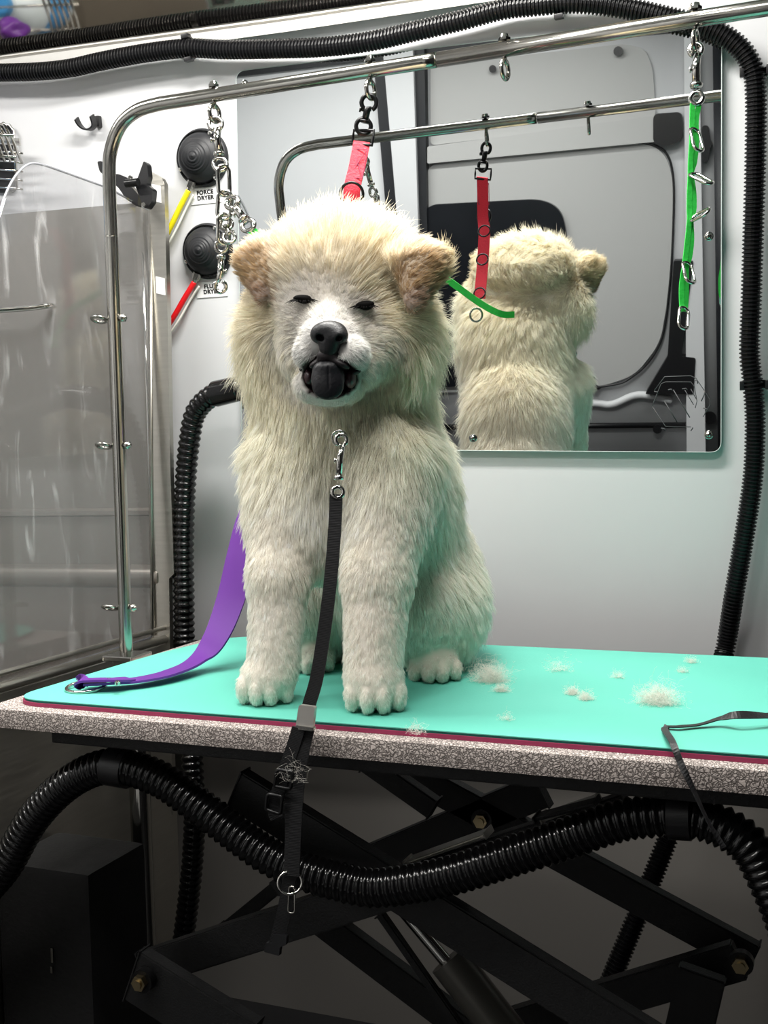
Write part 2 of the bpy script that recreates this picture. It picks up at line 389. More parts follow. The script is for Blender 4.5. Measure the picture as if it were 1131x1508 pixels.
bm = bmesh.new(); c = mp(874, 573, .07); add_lathe(bm, c, VZ, [(0, 0), (.025, 0), (.025, .008), (.006, .016), (.006, .045), (0, .045)]); obj('door_stud', bm, mBlkP, door, auto=30)
bm = bmesh.new()
add_tube(bm, catmull([mp(x, y, .055) for x, y in ((700, 600), (860, 594), (900, 596), (940, 582), (990, 590))], 8), .014, 12); obj('pressed_ridge', bm, mDoor, door, True)

# ceiling lamps; all but the one above the dog are added fill
for i, (X, Y, lx, ly, pw) in enumerate(((-2.0, 4.2, .62, .12, 27), (-3.9, 1.1, 1.3, .10, 25), (-4.9, 3.6, .5, .12, 12), (-1.0, 2.3, .5, .12, 12))):
    t = empty('ceiling_and_fill_light', (X, Y, ZC), 'slim white ceiling lamp ' + ('above the dog', 'near the side door, added to brighten the opposite wall', 'above the tub, added to brighten its inside', 'in front of the table, added to brighten the dog')[i], 'lamp', 'ceiling lamps')
    bm = bmesh.new(); c = W((X, Y, ZC)); add_box(bm, c+Vector((-lx/2-.01, -ly/2-.01, -.02)), c+Vector((lx/2+.01, ly/2+.01, 0)), .004); obj('lamp_housing', bm, mTrim, t)
    la = bpy.data.lights.new('lamp_glow', 'AREA'); la.shape = 'RECTANGLE'; la.size = lx; la.size_y = ly; la.energy = pw; la.color = (1, .975, .93)
    lo = bpy.data.objects.new('lamp_glow', la); COL.objects.link(lo); lo.location = c+Vector((0, 0, -.025))
    lo.rotation_euler = ((math.radians(-12), 0, 0) if i == 1 else (0, 0, 0)); la.spread = math.radians(150 if i == 1 else 180); lo.parent = t; lo.matrix_parent_inverse = Matrix.Translation(t.location).inverted()
wd = bpy.data.worlds.new('World'); scn.world = wd; wd.use_nodes = True
wd.node_tree.nodes['Background'].inputs['Color'].default_value = (.8, .9, 1, 1); wd.node_tree.nodes['Background'].inputs['Strength'].default_value = .0


# ================================================================== WALL MIRROR
mr = empty('wall_mirror', atW(700, 668, 0), 'large frameless acrylic mirror with rounded corners screwed to the white wall', 'mirror')
cor = [W(atW(348, 105, .035)), W(atW(1063, 20, .035)), W(atW(1062, 666, .035)), W(atW(357, 661, .035))]
q = round_poly(cor, .018)
bm = bmesh.new(); add_poly(bm, q, .0015, NW); obj('mirror_sheet', bm, mMirror, mr)
mEdge = mat('mint_tinted_acrylic_edge', (168, 190, 182), .25)
bm = bmesh.new(); add_poly(bm, [p-NW*.0101 for p in q], .010, NW); obj('acrylic_backing', bm, mEdge, mr, auto=30)
bm = bmesh.new(); add_tube(bm, [p+NW*.0008 for p in q], .0011, 6, closed=True); obj('polished_edge', bm, mat('bright_edge', (190, 200, 198), .2), mr, True)
for (x, y) in ((361, 124), (1044, 348), (697, 645), (1044, 640)):
    bm = bmesh.new(); c = W(atW(x, y, .035))+NW*.0015
    add_lathe(bm, c, NW, [(.0072, 0), (.0072, .001), (.0045, .0045), (.002, .006), (0, .006)], 20); s = obj('screw', bm, mChrome, mr, auto=40)
    bm = bmesh.new(); add_box(bm, (-.003, -.0006, 0), (.003, .0006, .0004)); add_box(bm, (-.0006, -.003, 0), (.0006, .003, .0004))
    bm.transform(Matrix.Translation(c+NW*.006) @ RW.to_4x4()); obj('screw_slot', bm, mInk, s)
def etch(pts, closed=True, r=.0006):
    bm = bmesh.new(); P = [W(atW(x, y, .035))+NW*.0018 for x, y in pts]; add_tube(bm, P, r, 6, closed=closed); obj('etched_mark', bm, mEtch, mr, True)
E8 = lambda x, y: (840+x/3.887, 480+y/3.887)
etch([E8(*p) for p in ((470, 460), (480, 430), (520, 330), (545, 320), (690, 320), (710, 345), (725, 430), (715, 470))], False)
etch([E8(*p) for p in ((470, 460), (545, 575), (690, 578))], False)
etch([E8(*p) for p in ((480, 370), (540, 290), (690, 285), (720, 300), (800, 420), (800, 450), (760, 520))], False)
etch([E8(540, 432), E8(612, 552)], False, .0008); etch([E8(590, 365), E8(684, 524)], False, .0008); etch([E8(655, 365), E8(705, 450)], False); etch([E8(690, 360), E8(722, 420)], False)
for a in (((480, 375), (500, 390)), ((560, 365), (585, 370)), ((640, 360), (670, 365)), ((700, 580), (690, 600)), ((520, 585), (545, 600)), ((760, 470), (790, 490)), ((710, 310), (730, 330)), ((770, 370), (750, 430))):
    etch([E8(*a[0]), E8((a[0][0]+a[1][0])/2+6, (a[0][1]+a[1][1])/2-6), E8(*a[1])], False, .0009)
# second small clear acrylic piece
bm = bmesh.new(); P_ = [W(atW(x, y, .012)) for x, y in ((340, 292), (372, 292), (386, 303), (396, 328), (400, 360), (340, 360))]
add_poly(bm, P_, .002, NW); tag(obj('clear_guard', bm, mClear), 'small clear acrylic guard left of the mirror above the dog', 'guard')

# ================================================================== HOSES AND CLIPS
top = [(-120, 108), (0, 107), (60, 105), (105, 100), (150, 90), (215, 78), (277, 71), (330, 73), (400, 72), (480, 69), (550, 60), (615, 45), (680, 30), (740, 14), (790, 8), (850, 4), (920, 12), (985, 26), (1045, 42), (1085, 66), (1107, 98), (1113, 140), (1112, 250), (1109, 350), (1106, 450), (1104, 520), (1109, 570), (1112, 620), (1109, 700), (1096, 790), (1082, 870), (1067, 960)]
hp = [atW(x, y, .12 if x < 900 else .10) for x, y in top]+[atY(1050, 1010, 5.95), atY(1020, 1110, 5.8), atY(990, 1215, 5.6), atY(950, 1320, 5.5), atY(905, 1430, 5.4), atY(870, 1520, 5.35)]
tag(obj('hose', hose_bm(hp, .0163, .0062, .2, 18), mHose, smooth=False), 'long thin ribbed black hose running along the wall top and down past the mirror', 'hose')
hl = [atY(420, 600, 5.5), atY(380, 580, 5.6), atY(345, 573, 5.62), atY(312, 583, 5.65), atY(288, 608, 5.68), atY(279, 650, 5.7), atY(274, 700, 5.72), atY(271, 760, 5.72), atY(270, 820, 5.72), atY(271, 880, 5.72), atY(272, 950, 5.72), atY(280, 1060, 5.6), atY(286, 1190, 5.5), atY(284, 1260, 5.5), atY(277, 1330, 5.5), atY(268, 1400, 5.5), atY(255, 1500, 5.5)]
ho = obj('hose', hose_bm(hl, .0205, .0125, .2, 22, False), mHoseG, smooth=True)
tag(ho, 'thick glossy black hose dropping behind the table beside the steel column', 'hose')
bm = bmesh.new(); c0 = W(atY(352, 572, 5.62)); c1 = W(atY(318, 580, 5.64)); add_cyl(bm, c0, c1, .0225, .0235, 24); obj('hose_cuff', bm, mHoseG, ho, auto=40)
hf = [(-60, 1360), (-20, 1310), (10, 1273), (50, 1204), (105, 1150), (165, 1128), (233, 1146), (297, 1190), (356, 1234), (400, 1263), (446, 1283), (495, 1297), (545, 1307), (600, 1302), (671, 1287), (749, 1262), (827, 1237), (906, 1210), (958, 1202), (1010, 1202), (1062, 1217), (1104, 1246), (1131, 1292), (1160, 1360), (1190, 1460)]
fh = obj('hose', hose_bm([atY(x, y, 3.86) for x, y in hf], .0235, .0098, .2, 24, False), mHoseG, smooth=True)
tag(fh, 'thickest ribbed black hose slung in a wave under the table front edge', 'hose')
for (x0, y0, x1, y1) in ((160, 1128, 190, 1133), (985, 1201, 1018, 1203)):
    bm = bmesh.new(); a = W(atY(x0, y0, 3.86)); b = W(atY(x1, y1, 3.86)); add_cyl(bm, a, b, .0252, None, 24); obj('hose_band', bm, mBlkP, fh, auto=40)
def hose_clip(x, y, d, label):
    t = empty('hose_clip', atW(x, y, 0), label, 'clip'); c = W(atW(x, y, 0)); d = (XW*d[0]+UW*d[1]).normalized(); s = NW.cross(d).normalized()
    hc = atW(x, y, .12 if x < 900 else .10); r0 = .0185; C = W(hc); bm = bmesh.new()
    pts = []
    for k in range(15): a = math.radians(-60-240*k/14); pts.append((math.cos(a), math.sin(a)))
    prof = [C+s*(r0*math.sin(math.radians(230*(k/16-.5))))*1.0-NW*(r0*math.cos(math.radians(230*(k/16-.5)))) for k in range(17)]
    sidev = [d]*17; bm.free(); bm = ribbon_bm(prof, .013, .003, d, sub=2); obj('clip_jaw', bm, mBlkP, t, auto=40)
    bm = bmesh.new(); bm2 = Matrix((d, s, NW)).transposed().to_4x4(); add_box(bm, (-.0075, -.009, 0), (.0075, .009, .013), .001); bm.transform(Matrix.Translation(c) @ bm2); obj('clip_base', bm, mBlkP, t, auto=40)
    for sg in (-1, 1):
        bm = bmesh.new(); add_box(bm, (-.007, -.0025, -.004), (.007, .0045, .009), .001)
        bm.transform(Matrix.Translation(C+s*sg*r0) @ Matrix((d, s*sg, NW)).transposed().to_4x4()); obj('clip_lip', bm, mBlkP, t, auto=40)
hose_clip(277, 71, (1, .05), 'black plastic hose clip at the upper left below the trim rail')
hose_clip(1113, 105, (0, 1), 'black plastic hose clip at the upper right beyond the rail')
hose_clip(1112, 567, (0, 1), 'black plastic hose clip at the right beside the mirror corner')
hose_clip(822, 6, (1, .05), 'black plastic hose clip at the top centre above the rail')
t = empty('hose_clip', atW(140, 184, 0), 'empty black hook clip on the white wall left of the rail bend', 'clip')
c = W(atW(140, 184, 0)); bm = bmesh.new(); add_box(bm, (.003, -.006, 0), (.016, .014, .012), .002); bm.transform(Matrix.Translation(c) @ RW.to_4x4()); obj('clip_base', bm, mBlkP, t, auto=40)
bm = ribbon_bm([c+XW*a+UW*b+NW*n for a, b, n in ((.014, .012, .03), (.012, -.004, .022), (.0, -.010, .018), (-.012, -.008, .018), (-.019, .0, .022), (-.021, .011, .028))], .014, .003, NW, 6); obj('clip_jaw', bm, mBlkP, t, auto=40)

# ================================================================== DRYER BOOTS, CORDS, LABELS
def boot(cx, cy, ax, R, label, tx):
    t = empty('dryer_port', atW(cx, cy, 0), label, 'cover', 'round black rubber dryer covers'); c = W(atW(cx, cy, 0)); bm = bmesh.new()
    add_lathe(bm, c, NW, [(0, 0), (R, 0), (R*1.0, .004), (R*.97, .008), (R*.93, .009)], 48)
    obj('flange', bm, mBlack, t, auto=50)
    apex = NW*.027+XW*-.005+UW*.002; bm = bmesh.new(); prof = []; rings = []; n = 48; K = 34
    for k in range(K+1):
        a = k/K*PI/2; rr = R*.86*math.cos(a); hh = math.sin(a)
        rib = .0012*math.sin(k*PI*2/2.6) if k > 17 else 0
        cc = c+NW*.005+apex*(hh); rings.append([bm.verts.new(cc+XW*(rr+rib)*math.cos(2*PI*i/n)+UW*(rr+rib)*math.sin(2*PI*i/n)+NW*rib) for i in range(n)])
    for A_, B_ in zip(rings[:-1], rings[1:]):
        for i in range(n): bm.faces.new((A_[i], A_[(i+1) % n], B_[(i+1) % n], B_[i]))
    bm.faces.new(rings[-1]); obj('dome', bm, mBlack, t, True)
    for an in (200, 305, 60):
        a = math.radians(an); p = c+XW*R*.88*math.cos(a)+UW*R*.88*math.sin(a)+NW*.008; bm = bmesh.new()
        add_lathe(bm, p, NW, [(.0045, 0), (.0045, .003), (.002, .006), (0, .006)], 14); obj('screw', bm, mChrome, t, auto=40)
    a = math.radians(242); p = c+XW*R*.85*math.cos(a)+UW*R*.85*math.sin(a)+NW*.012; d = (XW*math.cos(a)+UW*math.sin(a)); bm = bmesh.new()
    add_cyl(bm, p, p+d*.012, .008, .008, 6); add_cyl(bm, p+d*.012, p+d*.02, .0055, .0045, 12); obj('cable_gland', bm, mSteel, t, auto=30)
    return p+d*.018
g1 = boot(299, 233, 0, .052, 'upper black rubber dryer port cover with yellow cord', 0)
g2 = boot(307, 370, 0, .051, 'lower black rubber dryer port cover with red cord', 0)
for g, end, m, nm in ((g1, (222, 385), mYel, 'yellow'), (g2, (224, 510), mRedC, 'red')):
    e = W(atW(*end, .05)); mid = g.lerp(e, .5)+Vector((0, 0, -.01))+NW*.006; bm = bmesh.new(); add_tube(bm, catmull([g, g.lerp(e, .2)+NW*.004-UW*.004, mid, e], 8), .0052, 12)
    tag(obj('power_cord', bm, m, smooth=True), nm+' power cord running from the '+('upper' if nm == 'yellow' else 'lower')+' dryer port behind the steel column', 'cord')
    bm = bmesh.new(); add_tube(bm, [p-UW*.008+XW*.007-NW*.004 for p in catmull([g, g.lerp(e, .2), mid, e], 8)], .0022, 8)
    tag(obj('thin_cable', bm, mCable, smooth=True), 'thin white cable beside the '+nm+' power cord', 'cable')
for (cx, cy, w, l1, l2, lab) in ((303, 288, .062, 'FORCE', 'DRYER', 'clear label reading FORCE DRYER below the upper dryer port'), (312, 426, .064, 'FLUFF', 'DRYER', 'clear label reading FLUFF DRYER below the lower dryer port')):
    t = empty('label', atW(cx, cy, 0), lab, 'label'); c = W(atW(cx, cy, 0)); bm = bmesh.new()
    add_box(bm, (-w/2, -.0145, .0005), (w/2, .0145, .0016), .0003); bm.transform(Matrix.Translation(c) @ RW.to_4x4()); obj('label_film', bm, mWhiteP, t)
    text_mesh('label_text', [l1, l2], .0102, c+NW*.002+UW*.0025, RW, mInk, t, .0004, .95)

# ================================================================== TUB, ACRYLIC DOOR, COLUMN
tub = empty('dog_tub', atX(0, 1120, -3.9), 'stainless steel dog bathing tub left of the table', 'tub')
XA = -3.73
bm = bmesh.new()    # back wall of the tub with ribs, as an extruded profile
YB = 5.72
prof = [(-3.2, YB), (-.80, YB), (-.785, YB-.045), (-.75, YB-.07), (-.71, YB-.07), (-.675, YB-.045), (-.66, YB), (-.375, YB), (-.365, YB-.03), (-.34, YB-.03), (-.325, YB), (.2, YB), (1.42, YB-.1), (1.42, YB+.03), (-3.2, YB+.03)]
va = [bm.verts.new(W((-6.5, y-.33, z))) for z, y in prof]; vb = [bm.verts.new(W((XA-.02, y, z))) for z, y in prof]; n = len(prof)
bm.faces.new(va); bm.faces.new(vb[::-1])
for i in range(n): bm.faces.new((va[i], va[(i+1) % n], vb[(i+1) % n], vb[i]))
obj('tub_back', bm, mTub, tub, auto=50)
bm = bmesh.new(); add_box(bm, W((-6.6, 2.5, -3.2)), W((-6.5, 5.33, 1.2)), .005); obj('tub_end', bm, mTub, tub)
bm = bmesh.new(); add_box(bm, W((-6.5, 2.5, -1.55)), W((XA-.02, YB, -1.45)), .005); obj('tub_floor', bm, mTub, tub)
bm = bmesh.new(); lipz = -1.07
add_box(bm, W((XA-.02, 2.5, -3.0)), W((XA+.02, YB, lipz-.04)), .003); obj('tub_side', bm, mSS, tub)
bm = bmesh.new(); add_tube(bm, [W((XA+.01, 2.5, lipz-.02)), W((XA+.01, 5.72, lipz-.02))], .008, 14); add_tube(bm, [W((XA+.01, 2.5, lipz+.045)), W((XA+.01, 5.68, lipz+.045))], .0045, 10); obj('tub_rim', bm, mSS, tub, True)
acr = tub
bm = bmesh.new()
pl = [atX(-150, 1053, XA), atX(224, 938, XA), atX(222, 312, XA), atX(160, 277, XA), atX(60, 241, XA), atX(38, 240, XA), atX(12, 272, XA), atX(-6, 330, XA), atX(-100, 600, XA)]
add_poly(bm, round_poly([W(p) for p in pl], [0, .01, 0, .02, .03, .03, .04, .02, .02]), .004, VX); obj('acrylic_sheet', bm, mAcr, acr)
bm = bmesh.new(); q2 = round_poly([W(p) for p in pl], [0, .01, 0, .02, .03, .03, .04, .02, .02])
add_tube(bm, q2, .0018, 6, closed=True); obj('sheet_edge', bm, mat('acrylic_edge', (150, 152, 158), .2), acr, True)
bm = bmesh.new(); add_tube(bm, catmull([W(atX(-60, 461, XA+.12)), W(atX(40, 454, XA+.12)), W(atX(72, 450, XA+.12)), W(atX(79, 452, XA+.02))], 6), .0042, 12); obj('bar_handle', bm, mChrome, acr, True)
bm = bmesh.new(); add_tube(bm, [W(atX(222, 330, XA+.01)), W(atX(224, 936, XA+.01))], .003, 8); obj('edge_strip', bm, mSS, acr, True)
# stainless column between tub and wall
co = empty('steel_column', atY(240, 1090, 5.75), 'tall brushed stainless corner column between tub and white wall', 'column')
bm = bmesh.new()
cl = [atX(207, 262, XA), None]
def colpt(x, y): return W(atY(x, y, 5.66))
add_poly(bm, [colpt(x, y) for x, y in ((206, 258), (216, 250), (238, 262), (242, 270), (247, 480), (251, 700), (256, 845), (249, 852), (249, 862), (254, 1200), (228, 1200), (226, 700), (220, 400), (212, 300))], .012, VY); obj('column_face', bm, mSS, co, auto=30)
bm = bmesh.new(); add_tube(bm, [colpt(209, 262)-VY*.003, colpt(220, 640)-VY*.003, colpt(228, 935)-VY*.003], .0035, 8); obj('column_bead', bm, mChrome, co, True)
bm = bmesh.new(); add_poly(bm, round_poly([colpt(x, y)-VY*.001 for x, y in ((205, 262), (213, 248), (239, 262), (242, 273), (236, 274), (214, 266))], .003), .012, VY); obj('column_cap', bm, mSS, co, auto=30)
for (x, y, lab) in ((231, 285, 'upper'), (237, 421, 'lower')):
    bm = bmesh.new(); add_poly(bm, [colpt(x+a, y+b)-VY*.0015 for a, b in ((-7, -14), (6, -11), (7, 14), (-6, 11))], .001, VY)
    tag(obj('sticker', bm, mWhiteP), 'small plain white sticker on the steel column, the %s of two' % lab, 'sticker')
# spring clamp
cp = empty('spring_clamp', atY(200, 280, 5.5), 'black plastic spring clamp gripping the top of the steel column', 'clamp')
def cpt(x, y, Y=5.5): return W(atY(x, y, Y))
def zpt(x, y, Y=5.5): return cpt(x/2.693, y/2.693, Y)
bm = bmesh.new(); add_poly(bm, round_poly([zpt(*p) for p in ((385, 640), (405, 638), (418, 690), (470, 690), (505, 705), (520, 740), (548, 770), (545, 820), (500, 790), (470, 745), (395, 680))], .004), .012, VY); obj('clamp_handle', bm, mBlkP, cp, auto=30)
bm = bmesh.new(); add_poly(bm, round_poly([zpt(*p, 5.44) for p in ((570, 637), (583, 650), (588, 700), (580, 730), (606, 750), (602, 800), (582, 828), (568, 822), (545, 760), (535, 735), (548, 700))], .004), .014, VY); obj('clamp_jaw', bm, mBlkP, cp, auto=30)
bm = bmesh.new(); add_cyl(bm, zpt(500, 728, 5.4), zpt(548, 722, 5.4), .007, None, 16); obj('clamp_spring', bm, mBlkM, cp, auto=40)
for (x, y) in ((573, 812), (520, 705)):
    bm = bmesh.new(); p = zpt(x, y, 5.43); add_cyl(bm, p, p-VY*.004, .0035); obj('clamp_rivet', bm, mSteel, cp, auto=40)
# wire basket on the wall at far left
wb = empty('wire_basket', atW(5, 280, 0), 'chrome wire basket on a dark vent plate at the left edge', 'basket')
bm = bmesh.new(); add_poly(bm, round_poly([W(atW(*p, 0)) for p in ((-60, 178), (12, 183), (20, 190), (26, 275), (22, 284), (-60, 284))], .008), .006, NW); obj('vent_plate', bm, mBlack, wb, auto=30)
bm = bmesh.new(); add_tube(bm, [W(atW(*p, .04)) for p in ((-60, 180), (14, 184), (20, 192), (25, 276))], .003, 8); obj('plate_rim', bm, mChrome, wb, True)
for k, y in enumerate((226, 240, 253, 266, 279)):
    bm = bmesh.new(); add_tube(bm, [W(atW(-60, y-6, .14)), W(atW(20, y-2, .14)), W(atW(34, y, .12))], .0022, 8); obj('basket_wire', bm, mChrome, wb, True)
bm = bmesh.new(); add_poly(bm, [W(atW(*p, .12)) for p in ((-60, 196), (30, 204), (31, 215), (-60, 207))], .004, NW); obj('basket_band', bm, mChrome, wb)

# jug, cloth and rack standing left of the picture, mirrored in the sloping panel
def slp(x, y, t):
    a = np.array([(a0.x)/S, (a0.y)/S, (a0.z-CAMZ)/S]); b = np.array([(a1.x)/S, (a1.y)/S, (a1.z-CAMZ)/S]); u = np.array(up[:]); n = np.cross(b-a, u); n /= np.linalg.norm(n)
    r = ray(x, y); k = (a @ n)/(r @ n); p = r*k; d = r-2*(r @ n)*n; return p+d/np.linalg.norm(d)*t
rk = empty('wire_rack', slp(60, 20, 1.3), 'chrome wire rack mirrored in the polished panel at the upper left', 'rack')
for k in range(6):
    bm = bmesh.new(); x = 70+k*8; add_tube(bm, [W(slp(x-8, -12, .8)), W(slp(x+4, 20, .8)), W(slp(x+12, 52, .8))], .0028, 8); obj('rack_wire', bm, mChrome, rk, True)
for y in (2, 38):
    bm = bmesh.new(); add_tube(bm, [W(slp(-20, y+6, .82)), W(slp(118, y, .82))], .0025, 8); obj('rack_wire', bm, mChrome, rk, True)
jg = empty('jug', slp(30, 8, 1.2), 'white and blue plastic jug mirrored in the polished panel at the upper left', 'bottle')
c = W(slp(40, 2, 1.2)); bm = bmesh.new(); add_lathe(bm, c-VZ*.09, VZ, [(0, 0), (.055, 0), (.06, .01), (.06, .10), (.05, .13), (.02, .15), (.02, .17), (0, .17)], 32); obj('jug_body', bm, mat('translucent_white_plastic', (214, 226, 234), .3), jg, auto=40)
bm = bmesh.new(); add_lathe(bm, c-VZ*.07, VZ, [(.061, 0), (.0615, .001), (.0615, .07), (.061, .071)], 32); obj('jug_label', bm, mBlue, jg, True)
bm = bmesh.new(); add_lathe(bm, c+VZ*.075, VZ, [(0, 0), (.023, 0), (.023, .018), (0, .018)], 24); obj('jug_cap', bm, mBlue, jg, auto=40)
c = W(slp(22, 42, .6)); bm = bmesh.new(); bmesh.ops.create_icosphere(bm, subdivisions=4, radius=.024)
for v in bm.verts: v.co *= 1+.25*math.sin(v.co.x*160+v.co.z*90)*math.cos(v.co.y*140); v.co.x *= 1.2
bm.transform(Matrix.Translation(c)); tag(obj('cloth', bm, mPurple, smooth=True), 'crumpled purple cloth mirrored in the polished panel at the upper left', 'cloth')

# ================================================================== TABLE
tb = empty('grooming_table', (-1.4, 4.6, ZF), 'scissor-lift dog grooming table with textured grey edge and overhead polished steel arm', 'table')
X0, X1, Y0, Y1 = -3.31, .75, 3.68, 5.45
ZM, ZB0, ZB1 = -1.0, -1.028, -1.112
bm = bmesh.new(); add_box(bm, W((X0, Y0, ZB1)), W((X1, Y1, ZB0)), .0075); obj('table_top', bm, mCarpet, tb, auto=40)
bm = bmesh.new(); add_box(bm, W((-3.06, 3.80, ZB1-.075)), W((.6, 3.92, ZB1)), .002); obj('top_rail', bm, mFrame, tb)
bm = bmesh.new(); add_box(bm, W((-3.06, 5.2, ZB1-.075)), W((.6, 5.32, ZB1)), .002); obj('top_rail', bm, mFrame, tb)
for xx in (-3.06, .48):
    bm = bmesh.new(); add_box(bm, W((xx, 3.92, ZB1-.075)), W((xx+.12, 5.2, ZB1)), .002); obj('cross_rail', bm, mFrame, tb)
def beam(name, a, b, Y, w, h=.022, Yb=None):
    bm = bmesh.new(); add_beam(bm, atY(a[0], a[1], Y), atY(b[0], b[1], Y if Yb is None else Yb), w, h); return obj(name, bm, mFrame, tb)
beam('scissor_arm', (350, 1160), (990, 1560), 4.02, .053)
beam('scissor_arm', (215, 1425), (930, 1195), 4.16, .048)
beam('scissor_arm', (470, 1300), (800, 1162), 4.95, .05)
beam('scissor_arm', (590, 1130), (1110, 1412), 4.95, .046)
beam('scissor_arm', (470, 1352), (720, 1540), 4.8, .044)
beam('lower_link', (200, 1432), (370, 1540), 3.94, .075)
beam('lower_link', (1090, 1412), (760, 1510), 4.8, .05)
beam('lower_link', (1035, 1430), (1005, 1560), 4.65, .06)
beam('brace', (330, 1370), (410, 1305), 4.5, .02)
beam('brace', (560, 1345), (690, 1530), 4.4, .012, .012)
beam('spacer_plate', (790, 1203), (880, 1180), 4.0, .004, .03)
beam('brace', (540, 1120), (640, 1190), 4.7, .03)
bm = bmesh.new(); add_beam(bm, atY(600, 1268, 4.12), atY(720, 1225, 4.12), .005, .03); obj('spacer_plate', bm, mSS, tb)
bm = bmesh.new(); add_beam(bm, atY(800, 1203, 4.12), atY(880, 1176, 4.12), .006, .03); obj('spacer_plate', bm, mSS, tb)
for (x, y, Y) in ((208, 1446, 3.86), (709, 1208, 4.86), (1091, 1420, 4.6)):
    p = W(atY(x, y, Y)); bm = bmesh.new(); add_cyl(bm, p+VY*.012, p, .0155, None, 24); o = obj('washer', bm, mBlkM, tb, auto=40)
    bm = bmesh.new(); add_cyl(bm, p, p-VY*.008, .0105, None, 6); add_cyl(bm, p-VY*.008, p-VY*.011, .006, None, 16); obj('bolt', bm, mBrass, tb, auto=30)
bm = bmesh.new(); add_cyl(bm, atY(585, 1330, 4.45), atY(665, 1425, 4.45), .009, None, 20); obj('piston_rod', bm, mChrome, tb, auto=40)
bm = bmesh.new(); add_cyl(bm, atY(660, 1412, 4.45), atY(790, 1580, 4.45), .0275, None, 28); obj('cylinder_barrel', bm, mat('grey_cylinder', (96, 94, 88), .35, metal=.5), tb, auto=40)
bm = bmesh.new(); add_box(bm, W((-2.75, 3.8, ZF)), W((.5, 4.0, ZF+.15)), .003); add_box(bm, W((-2.75, 5.1, ZF)), W((.5, 5.3, ZF+.15)), .003); add_box(bm, W((-2.75, 4.0, ZF)), W((-2.6, 5.1, ZF+.15)), .003); add_box(bm, W((.3, 4.0, ZF)), W((.5, 5.1, ZF+.15)), .003); obj('base_frame', bm, mFrame, tb)
for (x, Y) in ((-2.65, 3.9), (.35, 3.9), (-2.65, 5.2), (.35, 5.2)):
    bm = bmesh.new(); add_beam(bm, (x, Y, ZF+.15), (x*.98, Y, -3.2), .03, .03); obj('base_post', bm, mFrame, tb)
# mat (two foam layers)
mt = empty('table_mat', (-1.4, 4.6, ZB0), 'mint green foam mat with maroon underside covering the grooming table', 'mat')
def matpoly(grow=0.0):
    P = [(-3.225-grow, 3.755-grow), (.7, 3.755-grow), (.7, 5.44+grow), (-3.04, 5.44+grow), (-3.2-grow, 5.0)]
    return round_poly([Vector((x, y, 0)) for x, y in P], [.16, .1, .1, .35, .5], 8)
def slab(name, z0, z1, m, sag=0, g=0):
    bm = bmesh.new(); q = matpoly(g); add_poly(bm, [W((p.x, p.y, z0)) for p in q], (z1-z0)*S, VZ)
    return obj(name, bm, m, mt, auto=40)
slab('maroon_layer', ZB0+.0005, ZB0+.016, mMaroon, g=.006)
slab('mint_edge', ZB0+.016, ZM-.003, mMatE)
# top sheet, gently rippled
bm = bmesh.new(); q = matpoly(.003); cx0 = Vector((-1.3, 4.6, 0)); rings = []
K = 26
for k in range(K+1):
    f = 1-k/K; row = []
    for p in q:
        d = cx0+(p-cx0)*f; e = 1-f
        rr = .006*math.sin(7*d.x+3*d.y)*math.exp(-((d.x+3.0)**2+(d.y-4.9)**2)/.25)+.0025*math.sin(9*d.x)*math.exp(-((d.y-5.4)/.15)**2)
        row.append(bm.verts.new(W((d.x, d.y, ZM+max(rr, 0)*2.2))) if k < K else None)
    rings.append(row)
for k in range(K-1):
    for i in range(len(q)): j = (i+1) % len(q); bm.faces.new((rings[k][i], rings[k][j], rings[k+1][j], rings[k+1][i]))
bm.faces.new(rings[K-1])
base = [bm.verts.new(W((p.x, p.y, ZM-.0035))) for p in q]
for i in range(len(q)): j = (i+1) % len(q); bm.faces.new((base[i], base[j], rings[0][j], rings[0][i]))
bm.faces.new(base[::-1]); obj('mint_layer', bm, mMat, mt, auto=40)

# ================================================================== RAIL
YR = 4.77
rl = tb
bx = -3.36; rt = .0103
base = W((bx, YR, -1.03)); topj = W(atY(166.5, 349, YR))
bm = bmesh.new(); add_cyl(bm, base, W((bx, YR, topj.z*0+(topj.z-CAMZ)/S)), rt*1.03, None, 28); obj('post', bm, mSteel, rl, auto=40)
zj = (topj.z-CAMZ)/S; zr = 1.655
bend = [(bx, zj), (bx, zj+.1), (bx, 1.33), (bx+.012, 1.46), (bx+.07, 1.575), (bx+.16, 1.635), (bx+.28, 1.655), (bx+.5, 1.657), (-1.66, 1.657)]
bm = bmesh.new(); add_tube(bm, catmull([W((x, YR, z)) for x, z in bend], 12), rt, 28); obj('rail_tube', bm, mSteel, rl, True)
bm = bmesh.new(); add_tube(bm, [W((-1.652, YR, 1.657)), W((1.1, YR, 1.657))], rt*1.01, 28); obj('rail_sleeve', bm, mSteel, rl, True)
bm = bmesh.new(); add_cyl(bm, W((1.05, YR, 1.66)), W((1.05, YR, -1.03)), rt, None, 28); obj('post', bm, mSteel, rl, auto=40)
bm = bmesh.new(); add_box(bm, W((bx-.08, YR-.09, -1.03)), W((bx+.09, YR+.09, -1.0)), .002); add_box(bm, W((bx-.05, YR-.05, -1.4)), W((bx+.045, YR+.05, -1.03)), .002); obj('table_clamp', bm, mSteel, rl)
bm = bmesh.new(); add_cyl(bm, W((bx+.05, YR, -1.14)), W((bx+.05, YR, -2.5)), .0168, None, 24); add_cyl(bm, W((bx+.05, YR, -1.14)), W((bx+.05, YR, -1.55)), .0190, None, 24); obj('lower_tube', bm, mSteel, rl, auto=40)
eyes = {}
